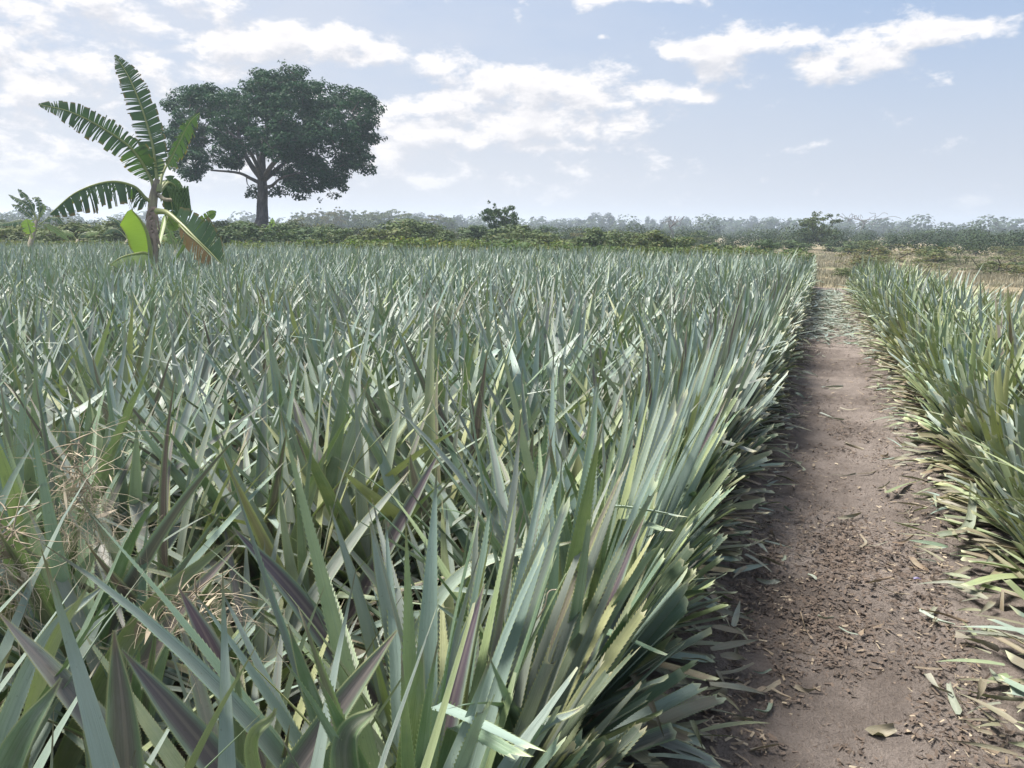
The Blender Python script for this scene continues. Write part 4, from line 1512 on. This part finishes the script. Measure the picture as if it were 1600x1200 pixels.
# ------------------------------------------------------------------ single leaves laid along a curve
def blade_curve(mb, P, width, tone=(0, 0, 0, 0), nrm=None, twist=0.0, K=5, n=22, chan=0.34, spines=0.0, seed=0, cutend=False, both=False, tw0=0.0):
    g = np.random.default_rng(seed)
    P = bez(P, n)                       # first point = root, last = tip
    s = np.linspace(0, 1, n)
    T = np.gradient(P, axis=0)
    T /= np.linalg.norm(T, axis=1)[:, None]
    nrm = np.array([0, 0, 1.0]) if nrm is None else np.asarray(nrm, float)
    S = np.cross(T, np.broadcast_to(nrm, T.shape))
    S /= np.linalg.norm(S, axis=1)[:, None] + 1e-9
    Nn = np.cross(S, T)
    a = (tw0 + twist * s)[:, None]
    S, Nn = S * np.cos(a) + Nn * np.sin(a), Nn * np.cos(a) - S * np.sin(a)
    w = np.where(s < 0.2, 0.82 + 0.18 * s / 0.2, 1 - (np.clip(s - 0.2, 0, 1) / 0.8) ** 1.7)
    if cutend or both: w = np.where(s < 0.2, 0.9 + .1 * s / .2, 1 - 0.45 * s ** 2)
    w = np.maximum(w, 0.01) * width / 2
    u = np.linspace(-1, 1, K)
    X = P[:, None] + S[:, None] * (w[:, None] * u)[..., None] + Nn[:, None] * (w[:, None] * chan * (u ** 2))[..., None]
    if cutend or both: X[-1] += T[-1] * (g.uniform(-1, 1, K) * .006)[:, None]
    if both: X[0] += T[0] * (g.uniform(-1, 1, K) * .006)[:, None]
    i = np.arange(n - 1)[:, None] * K
    j = np.arange(K - 1)[None]
    F = np.stack([i + j, i + j + 1, i + K + j + 1, i + K + j], -1).reshape(-1, 4)
    uv = np.zeros((n, K, 3)); uv[..., 0] = u * .5 + .5; uv[..., 1] = s[:, None] * (.85 if cutend or both else 1); uv[..., 2] = seed % 50
    t = np.zeros((n, K, 4)); t[...] = tone
    if cutend: t[-1, :, 3] = 1
    mb.add(X.reshape(-1, 3), F, uv.reshape(-1, 3), t.reshape(-1, 4))
    if spines:
        Ls = np.linalg.norm(np.diff(P, axis=0), axis=1).sum()
        m = int(Ls / spines)
        f = (np.arange(m) + .5) / m * (n - 1.001)
        k = f.astype(int); fr = (f - k)[:, None]
        for e, sg in ((0, -1), (K - 1, 1)):
            A = X[k, e] * (1 - fr) + X[k + 1, e] * fr
            tri = np.stack([A - T[k] * spines * .4, A + T[k] * spines * .25, A + S[k] * sg * spines * .34 + T[k] * spines * .6], 1).reshape(-1, 3)
            uvs = np.zeros((m * 3, 3)); uvs[:, 0] = .5; uvs[:, 1] = np.repeat(s[k], 3)
            mb.add(tri, np.arange(m * 3).reshape(-1, 3), uvs, (0.9, 0, .25, 0))


# the leaves that stand out in the foreground: tip pixel, lower pixel, tip height, depth change to the root, width, tone(hue, purple), bow, words
STAND = [
    ((278, 915), (345, 1045), .74, .05, .058, (.25, 1.0), .03, 'broad purple centred leaf'),
    ((190, 1015), (265, 1130), .78, .05, .056, (.3, .9), .02, 'dull purple leaf'),
    ((368, 835), (215, 985), .76, -.25, .052, (.75, .15), .05, 'long bright green leaf leaning right'),
    ((373, 850), (265, 985), .70, -.15, .056, (.5, .75), .03, 'green leaf with pinkish centre band'),
    ((362, 822), (455, 935), .74, .10, .056, (.3, 1.0), .03, 'dark purple leaf leaning left'),
    ((43, 795), (100, 920), .76, .05, .034, (.0, .0), .02, 'pale blue green narrow leaf'),
    ((138, 915), (75, 1020), .80, -.05, .028, (.95, .0), .05, 'narrow yellow green leaf'),
    ((168, 908), (70, 985), .78, -.25, .032, (.05, .0), .05, 'grey green arching leaf'),
    ((-5, 955), (80, 1075), .84, .05, .060, (.15, .6), .02, 'broad grey green leaf with pink sheen'),
    ((178, 985), (200, 1120), .90, .0, .056, (.55, .7), .02, 'olive brown pointed leaf'),
    ((430, 1108), (300, 1160), .86, -.15, .024, (.85, .2), .05, 'narrow olive leaf with yellow margin'),
    ((450, 975), (482, 1110), .84, .05, .036, (.6, .0), .02, 'upright green leaf'),
    ((590, 1100), (470, 1155), .82, -.15, .044, (.7, .5), .05, 'green leaf with pink underside leaning right'),
    ((512, 700), (440, 900), .74, -.1, .052, (.8, .1), .03, 'bright green leaf leaning right'),
    ((345, 672), (380, 800), .78, .05, .046, (.65, .0), .02, 'green upright leaf'),
    ((305, 675), (297, 800), .78, .0, .046, (.35, .1), .02, 'dark green upright leaf'),
    ((515, 790), (562, 950), .80, .05, .030, (.0, .0), .03, 'pale blue white leaf'),
    ((578, 815), (597, 950), .86, .05, .036, (.0, .0), .03, 'pale silvery leaf'),
    ((905, 843), (680, 925), .72, -.3, .040, (.35, .0), .09, 'long arching grey green leaf leaning right'),
    ((757, 912), (705, 1085), .86, -.05, .062, (.25, 1.0), .02, 'purple leaf with a light stripe'),
    ((778, 905), (789, 1090), .80, .0, .046, (.7, .0), .01, 'dark green upright leaf'),
    ((850, 875), (826, 1000), .80, .0, .044, (.5, .85), .01, 'pinkish brown upright leaf'),
    ((926, 772), (885, 915), .82, .0, .026, (.0, .0), .02, 'narrow pale leaf'),
    ((1008, 806), (925, 1010), .84, -.05, .064, (.45, 1.0), .02, 'long purple brown leaf with green margins'),
    ((1136, 622), (1072, 760), .90, -.1, .048, (.3, 1.0), .02, 'purple leaf leaning right over the path'),
    ((1116, 560), (1124, 650), .90, .05, .040, (.2, .9), .01, 'upright purple pointed leaf'),
    ((868, 615), (922, 745), .84, .05, .046, (.0, .0), .03, 'grey green leaf leaning left'),
    ((912, 1102), (770, 1145), .72, -.2, .030, (.05, .0), .04, 'pale grey leaf lying nearly flat'),
    ((700, 575), (690, 720), .84, .0, .046, (.1, .1), .02, 'grey green upright leaf'),
    ((730, 590), (745, 690), .82, .0, .042, (.5, .9), .02, 'purple tipped leaf'),
    ((44, 600), (20, 740), .86, .0, .056, (.1, .0), .02, 'broad grey green leaf'),
    ((235, 620), (165, 720), .80, -.1, .040, (.8, .1), .03, 'yellow green leaf leaning right'),
    ((640, 735), (560, 850), .76, -.1, .048, (.2, .2), .03, 'grey green leaf leaning right'),
    ((440, 640), (445, 780), .82, .0, .044, (.05, .0), .01, 'pale grey upright leaf'),
    ((95, 1060), (30, 1150), .84, -.1, .05, (.6, .2), .03, 'green leaf leaning right at the bottom left'),
    ((620, 985), (560, 1100), .82, -.1, .05, (.55, .8), .03, 'olive leaf with purple centre leaning right'),
    ((400, 1010), (350, 1120), .86, .0, .045, (.8, .1), .02, 'yellow green upright leaf'),
    ((690, 700), (640, 820), .80, .0, .05, (.3, .9), .03, 'muted purple leaf leaning right'),
    ((560, 640), (620, 760), .80, .05, .05, (.05, .0), .03, 'pale grey leaf leaning left'),
    ((985, 640), (950, 790), .86, .0, .05, (.1, .0), .02, 'pale grey upright leaf by the hedge'),
    ((470, 560), (430, 690), .82, -.05, .048, (.7, .1), .03, 'green leaf leaning right in the middle rows'),
    ((110, 640), (150, 760), .80, .05, .048, (.85, .1), .03, 'yellow green leaf leaning left'),
    ((820, 720), (770, 830), .78, -.1, .046, (.15, .1), .04, 'grey green leaf leaning right in the centre'),
    ((660, 1010), (640, 1130), .86, .0, .05, (.75, .0), .02, 'bright green upright leaf low in the centre'),
    ((1590, 770), (1560, 650), .3, .0, .03, (0, 0), .0, '')][:-1]
plant_objs = [o_ for o_ in COL.objects if o_.name.startswith('pineapple_plant')]
plant_xy = np.array([o_.location[:2] for o_ in plant_objs])
cam_pos = np.array([0, 0, CAM_H])
for n_, (tip, low, zt, dd, wd, (hu, pu), bow, words) in enumerate(STAND):
    T3 = on_z(tip[0], tip[1], zt)
    dt = float(proj(T3)[2])
    tx, ty = np.array(tip, float), np.array(low, float) - np.array(tip, float)
    root = None
    for f in np.linspace(.3, 14, 500):
        q = at(*(tx + ty * f), dt + dd * min(1, f / 4))
        if q[2] < 0.16:
            root = q
            break
    if root is None: root = T3 * [1, 1, 0] + [0, 0, .15]
    hor = root[:2] - T3[:2]
    hl = np.linalg.norm(hor)
    if hl > .62: root[:2] = T3[:2] + hor / hl * .62
    dxy = np.linalg.norm(plant_xy - root[:2], axis=1)
    own = plant_objs[int(np.argmin(dxy))]
    c = np.array([own.location[0], own.location[1], 0])
    root = np.array([c[0] + (root[0] - c[0]) * .5, c[1] + (root[1] - c[1]) * .5, root[2]])
    vis_ = at(*(tx + ty), dt + dd * .3)
    mid = (T3 + root) / 2 * .45 + vis_ * .55
    mid += np.array([0, 0, bow])
    mb = MB()
    g = np.random.default_rng(600 + n_)
    tocam = cam_pos - mid
    tocam /= np.linalg.norm(tocam)
    blade_curve(mb, [root, mid, T3], wd * 1.18, (hu, pu, 0, 0), nrm=tocam + np.array([g.normal(0, .35), g.normal(0, .35), .45]), twist=g.normal(0, .25), K=7, n=30, chan=.30, spines=.0075, seed=n_)
    lf = mb.build('leaf', M_PINE, own)
    lf.matrix_parent_inverse = (Matrix.Translation(own.location) @ own.rotation_euler.to_matrix().to_4x4() @ Matrix.Diagonal((*own.scale, 1))).inverted()
    lf['label'] = words

# ------------------------------------------------------------------ things lying on the path
def litter(name, x, y, L, wd, ang, tone, label, group, seed, curl=.03, cat='leaf piece', mat=None, cut=True):
    g = np.random.default_rng(seed)
    d = np.array([math.cos(ang), math.sin(ang), 0])
    p = np.array([0, 0, .012])
    sd = np.array([-d[1], d[0], 0])
    P = [p - d * L / 2 + [0, 0, curl * g.uniform(0, .6)], p + sd * L * g.normal(0, .08) + [0, 0, curl * g.uniform(0, .3)], p + d * L / 2 + [0, 0, curl * g.uniform(.2, 1.2)]]
    mb = MB()
    blade_curve(mb, P, wd, tone, twist=g.normal(0, 1.1), K=3, n=10, chan=g.uniform(.2, .9), seed=seed, both=cut, tw0=g.normal(0, .3))
    o = mb.build(name, mat or M_PINE, None, (x, y, float(path_z(np.array([x]), np.array([y]))[0]) + .006))
    tag(o, label, cat, group)
    return o


def lp(px, py): return on_z(px, py, 0.01)[:2]


def by_px(name, p1, p2, wd, tone, label, seed, group=None, curl=.02, cut=True, cat='leaf piece'):
    a, b = lp(*p1), lp(*p2)
    c = (a + b) / 2
    d = b - a
    return litter(name, c[0], c[1], float(np.linalg.norm(d)), wd, math.atan2(d[1], d[0]), tone, label, group, seed, curl, cut=cut, cat=cat)


DRY = (.3, 0, 1.0, 0)
PALE = (.1, 0, .45, 0)
by_px('cut_leaf_piece', (1280, 648), (1318, 664), .030, (0, 0, .1, 0), 'pale silvery curved leaf strip lying on the middle of the path', 1, curl=.03)
by_px('cut_leaf_piece', (1285, 605), (1318, 603), .028, (0, 0, .25, 0), 'short pale leaf strip lying crosswise farther up the path', 2)
by_px('cut_leaf_piece', (1296, 737), (1338, 737), .022, (.2, 0, .6, 0), 'thin grey leaf strip lying crosswise on the path', 3)
by_px('cut_leaf_piece', (1310, 818), (1345, 806), .022, (.2, 0, .8, 0), 'brownish curled leaf strip on the smooth pale patch of path', 4)
by_px('cut_leaf_piece', (1448, 1063), (1486, 1094), .026, (.1, 0, .45, 0), 'white grey pointed leaf piece near the bottom of the path', 5, curl=.03)
by_px('dry_leaf', (1362, 1146), (1398, 1138), .045, (.5, 0, .75, 0), 'curled tan dry leaf alone low on the path', 6, curl=.05, cat='dry leaf')
by_px('cut_leaf_piece', (1430, 1048), (1470, 1050), .012, DRY, 'thin straw coloured strip beside the white leaf piece', 7)
by_px('cut_leaf_piece', (1240, 1070), (1281, 1076), .016, DRY, 'dull brown thin strip low on the left half of path', 8)
by_px('cut_leaf_piece', (1275, 973), (1302, 980), .016, (.1, 0, .5, 0), 'small pale splinter in the middle of the path', 9)
by_px('cut_leaf_piece', (1310, 988), (1340, 998), .014, PALE, 'short grey splinter right of the small pale splinter', 10)
by_px('cut_leaf_piece', (1262, 903), (1275, 911), .02, (.0, 0, .3, 0), 'tiny white leaf scrap at the dark crumbly patch', 11)
by_px('cut_leaf_piece', (1492, 1005), (1558, 1028), .045, (.1, .3, .55, 0), 'broad grey cut leaf lying at the foot of the right plants', 12)
by_px('cut_leaf_piece', (1092, 1115), (1125, 1062), .05, (.1, 0, .7, 0), 'broad grey dry leaf pointing out from the left hedge foot', 13)
by_px('cut_leaf_piece', (1465, 875), (1512, 812), .055, (.4, 0, .1, 0), 'thick green cut leaf leaning on the foot of the right hedge', 14, curl=.16)
by_px('cut_leaf_piece', (1385, 783), (1455, 755), .035, (.75, 0, .3, 0), 'long yellow green cut leaf lying out from the right hedge', 15, curl=.06)
by_px('cut_leaf_piece', (1495, 1078), (1600, 1100), .02, (.8, 0, .7, 0), 'thin yellow leaf reaching in at the lower right', 16, curl=.04)
by_px('dry_leaf', (1410, 705), (1455, 690), .04, (.7, 0, .7, 0), 'orange tinted dry leaf at the right hedge foot', 17, cat='dry leaf', curl=.05)
by_px('cut_leaf_piece', (1320, 690), (1350, 700), .03, (.3, 0, .9, 0), 'brown curled leaf just below the pale silvery strip', 18)
by_px('cut_leaf_piece', (1345, 1000), (1352, 990), .02, DRY, 'small brown scrap near the middle of the path', 19)
# little violet petal
vm, VN = new_mat('violet_petal')
vb = VN.n('ShaderNodeBsdfPrincipled', i_Roughness=.5)
vb.inputs['Base Color'].default_value = (.10, .085, .20, 1)
finish(vm, VN, vb)
mb = MB()
blade_curve(mb, [np.array([-.016, 0, .008]), np.array([0, .002, .014]), np.array([.018, .004, .009])], .018, K=5, n=9, chan=.5)
q = lp(1433, 914)
tag(mb.build('violet_petal', vm, None, (q[0], q[1], float(path_z(q[:1], q[1:2])[0]) + .006)), 'tiny violet petal on the bare soil near the right plants', 'petal')

g = np.random.default_rng(19)
for i in range(110):
    y = 1.7 + 12 * g.random() ** 1.3
    side = g.random()
    x = g.uniform(-.25, .6) if side < .45 else (-.22 + abs(g.normal(0, .1)) if side < .7 else .58 - abs(g.normal(0, .12)))
    zone = 'lower part' if y < 3.2 else 'middle part' if y < 6 else 'upper part'
    sdn = 'left side' if x < .05 else 'middle' if x < .35 else 'right side'
    litter('leaf_scrap', x, y, g.uniform(.05, .17), g.uniform(.006, .026), g.uniform(0, 6.28), (g.random() * .5, 0, g.choice([.3, .6, .9, 1.0]), 0),
           'small dry leaf scrap scattered on the %s of the path, %s' % (zone, sdn), 'leaf scraps on the %s of the path, %s' % (zone, sdn), 900 + i)


def crumbs():
    g = np.random.default_rng(5)
    n = 26000
    y = 1.6 + 12 * g.random(n) ** 2
    x = g.uniform(-.5, .85, n)
    keep_ = fbm(x * 1.7 + 3, y * 1.3, 33, 3) * 2.2 + .35 + g.normal(0, .25, n) > .45
    x, y = x[keep_], y[keep_]
    n = len(x)
    z = path_z(x, y) + .003
    s = .0012 + .009 * g.random(n) ** 7
    ico = np.array([(0, 0, 1), (.9, 0, .3), (.28, .85, .4), (-.72, .52, .35), (-.72, -.52, .3), (.28, -.85, .35), (0, 0, -.3)])
    F = np.array([(0, 1, 2), (0, 2, 3), (0, 3, 4), (0, 4, 5), (0, 5, 1), (6, 2, 1), (6, 3, 2), (6, 4, 3), (6, 5, 4), (6, 1, 5)])
    V = ico[None] * g.uniform(.6, 1.3, (n, 7, 3)) * s[:, None, None]
    a = g.uniform(0, 6.28, n)
    c, s_ = np.cos(a)[:, None], np.sin(a)[:, None]
    V = np.stack([V[..., 0] * c - V[..., 1] * s_, V[..., 0] * s_ + V[..., 1] * c, V[..., 2]], -1) + np.stack([x, y, z], -1)[:, None]
    t = np.zeros((n, 4)); t[:, 0] = g.random(n) * .8
    mb = MB()
    mb.add(V.reshape(-1, 3), (np.arange(n) * 7)[:, None, None] + F[None] if False else ((np.arange(n) * 7)[:, None, None] + F[None]).reshape(-1, 3), None, np.repeat(t, 7, 0))
    tag(mb.build('soil_crumbs', M_CLOD, smooth=False), 'dark soil crumbs and small clods strewn over the dirt path', 'soil crumbs', kind='stuff')


crumbs()


def chaff():
    g = np.random.default_rng(6)
    mb = MB()
    n = 3000
    y = 1.6 + 14 * g.random(n) ** 1.8
    x = np.where(g.random(n) < .5, g.uniform(-.3, .66, n), np.where(g.random(n) < .5, -.27 + np.abs(g.normal(0, .10, n)), .6 - np.abs(g.normal(0, .10, n))))
    a = g.uniform(0, 6.28, n)
    L = g.uniform(.004, .024, n)
    w = g.uniform(.0008, .004, n)
    d = np.stack([np.cos(a), np.sin(a), g.normal(0, .12, n)], -1)
    s = np.stack([-np.sin(a), np.cos(a), g.normal(0, .4, n)], -1)
    P = np.stack([x, y, path_z(x, y) + .011], -1)
    V = np.stack([P - d * L[:, None] - s * w[:, None], P - d * L[:, None] * .9 + s * w[:, None], P + d * L[:, None] + s * w[:, None] + [0, 0, .003], P + d * L[:, None] * .8 - s * w[:, None]], 1)
    t = np.zeros((n, 4)); t[:, 0] = g.random(n) ** 2 * 1.0 - .4
    mb.add(V.reshape(-1, 3), np.arange(n * 4).reshape(-1, 4), None, np.repeat(t, 4, 0))
    # (built below) 
    tag(mb.build('chaff', M_STRAW, smooth=False), 'fine dry chaff and leaf fibre strewn over the path', 'chaff', kind='stuff')
    # fresh cuttings piled on the far stretch of the path
    mb = MB()
    n = 1500
    y = g.uniform(11.0, 22.5, n)
    pr = np.clip((y - 11.0) / 3.0, .08, 1)
    k_ = g.random(n) < pr
    y = y[k_]
    n = len(y)
    x = g.uniform(EDGE_L(y) + .02, EDGE_R(y) - .02)
    az = g.normal(0.2, .9, n) + np.where(g.random(n) < .5, math.pi, 0)
    tn = tones(n, g, purple=.05)
    tn[:, 0] *= .3
    tn[:, 2] = np.where(g.random(n) < .55, g.uniform(.3, .8, n), .12)
    blades(mb, np.stack([x, y, path_z(x, y) + .012 + g.random(n) * .05], -1), az, g.normal(0, .08, n), g.uniform(.08, .34, n), g.uniform(.02, .045, n), 4, 3,
           g.normal(0, .2, n), None, None, g.uniform(-1, 1, n), tn, g=g)
    tag(mb.build('leaf_cuttings', M_PINE), 'carpet of pale cut pineapple leaves covering the far end of the path', 'leaf cuttings', kind='stuff')
    # trampled dead leaves along both hedge feet
    mb = MB()
    for sgn, ed in ((1, EDGE_L), (-1, EDGE_R)):
        n = 430
        y = 1.4 + 18 * g.random(n) ** 1.5
        x = ed(y) - sgn * g.uniform(-.06, .22, n)
        az = (0 if sgn > 0 else math.pi) + g.normal(0, .7, n)
        tn = tones(n, g, warm=.3, purple=.05)
        tn[:, 2] = np.where(g.random(n) < .88, g.uniform(.45, 1.0, n), .15)
        blades(mb, np.stack([x, y, .02 + g.random(n) * .09], -1), az, g.uniform(-.15, .25, n), g.uniform(.08, .22, n), g.uniform(.010, .034, n), 6, 3,
               g.uniform(0, .5, n), None, None, g.uniform(-2, 2, n), tn, g=g)
    tag(mb.build('trampled_leaves', M_PINE), 'withered brown and green leaf litter along the foot of both hedges', 'leaf litter', kind='stuff')


chaff()


def mulch():
    g = np.random.default_rng(12)
    mb = MB()
    for px, py, rx, ry, n in ((1320, 862, .24, .50, 1900), (1285, 975, .20, .30, 900), (1330, 690, .25, .6, 700), (1180, 900, .12, .8, 900), (1440, 930, .12, .8, 700), (1250, 1030, .25, .2, 250), (1300, 1140, .30, .22, 420), (1480, 1120, .2, .3, 350)):
        c = lp(px, py)
        x = c[0] + g.normal(0, .55, n) * rx
        y = c[1] + g.normal(0, .55, n) * ry
        a = g.uniform(0, 6.28, n)
        L, w = g.uniform(.003, .016, n), g.uniform(.001, .005, n)
        d = np.stack([np.cos(a), np.sin(a), g.normal(0, .25, n)], -1)
        s = np.stack([-np.sin(a), np.cos(a), g.normal(0, .5, n)], -1)
        P = np.stack([x, y, path_z(x, y) + .012], -1)
        V = np.stack([P - d * L[:, None] - s * w[:, None], P - d * L[:, None] * .8 + s * w[:, None], P + d * L[:, None] + s * w[:, None] + [0, 0, .003], P + d * L[:, None] * .8 - s * w[:, None]], 1)
        t = np.zeros((n, 4)); t[:, 0] = g.random(n) * .5 - .38
        mb.add(V.reshape(-1, 3), np.arange(n * 4).reshape(-1, 4), None, np.repeat(t, 4, 0))
    tag(mb.build('dark_mulch', M_CLOD, smooth=False), 'dark crumbly patch of chopped plant bits on the path', 'mulch', kind='stuff')


mulch()

# ------------------------------------------------------------------ pulled weeds drying on top of the plants
def weed_clump(px, py, z, rx, ry, rz, n, label, seed):
    g = np.random.default_rng(seed)
    c = on_z(px, py, z)
    mb = MB()
    for i in range(n):
        a = g.uniform(0, 6.28)
        r = np.sqrt(g.random())
        p = np.array([rx * r * math.cos(a), ry * r * math.sin(a), g.normal(0, rz * .5)])
        d = g.normal(0, 1, 3); d[2] = g.normal(-.5, .8)
        d /= np.linalg.norm(d)
        L = g.uniform(.06, .28)
        pts_ = [p]
        for k_ in range(4):
            d = d + g.normal(0, .32, 3) + [0, 0, -.15]
            d /= np.linalg.norm(d)
            pts_.append(pts_[-1] + d * L / 4)
        tube(mb, bez(pts_, 9), np.linspace(g.uniform(.0005, .0014), .0003, 9), 3, tone=(g.uniform(.3, 1.2), 0, 0, 0))
    # root knot at the top
    for i in range(n // 3):
        p = g.normal(0, 1, 3) * [rx * .22, ry * .22, rz * .35] + [0, 0, rz * .8]
        d = g.normal(0, .03, 3)
        tube(mb, bez([p, p + d + g.normal(0, .01, 3), p + d * 2], 5), [.0015, .0025, .0012, .001, .0005], 3, tone=(g.random() * .6, 0, 0, 0))
    for i in range(n // 5):     # shrivelled leaves
        p = g.normal(0, 1, 3) * [rx * .5, ry * .5, rz * .6]
        d = g.normal(0, .018, 3)
        s = g.normal(0, .006, 3)
        mb.add(np.array([p - d, p + s, p + d, p - s * .7]), np.array([[0, 1, 2, 3]]), None, (g.random(), 0, 0, 0))
    tag(mb.build('dried_weed_clump', M_STRAW, None, c), label, 'dried weeds')


weed_clump(130, 800, .74, .075, .075, .15, 160, 'larger straw brown clump of pulled weeds draped over pineapple leaves at the left', 1)
weed_clump(12, 890, .72, .05, .06, .12, 100, 'smaller straw brown weed clump at the very left picture edge', 2)
weed_clump(300, 960, .60, .14, .12, .03, 70, 'few fine dry grass stems lying on the leaves right of the weed clump', 3)
# loose stem
mb = MB()
c = at(857, 925, 1.6)
tube(mb, bez([at(799, 1030, 1.62), at(830, 980, 1.6), at(850, 950, 1.58), at(857, 925, 1.58), at(872, 921, 1.6)], 20) - c, .0016, 4, tone=(.9, 0, 0, 0))
tag(mb.build('dry_straw', M_STRAW, None, c), 'thin pale curved dry stem caught between foreground leaves', 'straw')

# ------------------------------------------------------------------ haze in the air
def make_haze():
    m, N = new_mat('haze_air')
    v = N.n('ShaderNodeVolumePrincipled', i_Density=0.0010, i_Anisotropy=0.25)
    v.inputs['Color'].default_value = (0.70, 0.82, 1.0, 1)
    out = N.n('ShaderNodeOutputMaterial')
    m.node_tree.links.new(v.outputs[0], out.inputs['Volume'])
    bx = (-1040, 1040, -1040, 1040, -2.0, 22.0)
    V = [(bx[a], bx[2 + b], bx[4 + c]) for a in (0, 1) for b in (0, 1) for c in (0, 1)]
    F = np.array([(0, 1, 3, 2), (4, 6, 7, 5), (0, 4, 5, 1), (2, 3, 7, 6), (0, 2, 6, 4), (1, 5, 7, 3)])
    mb = MB()
    mb.add(V, F)
    tag(mb.build('haze', m, smooth=False), 'pale blue haze in the air over the field', 'haze', kind='stuff')


make_haze()
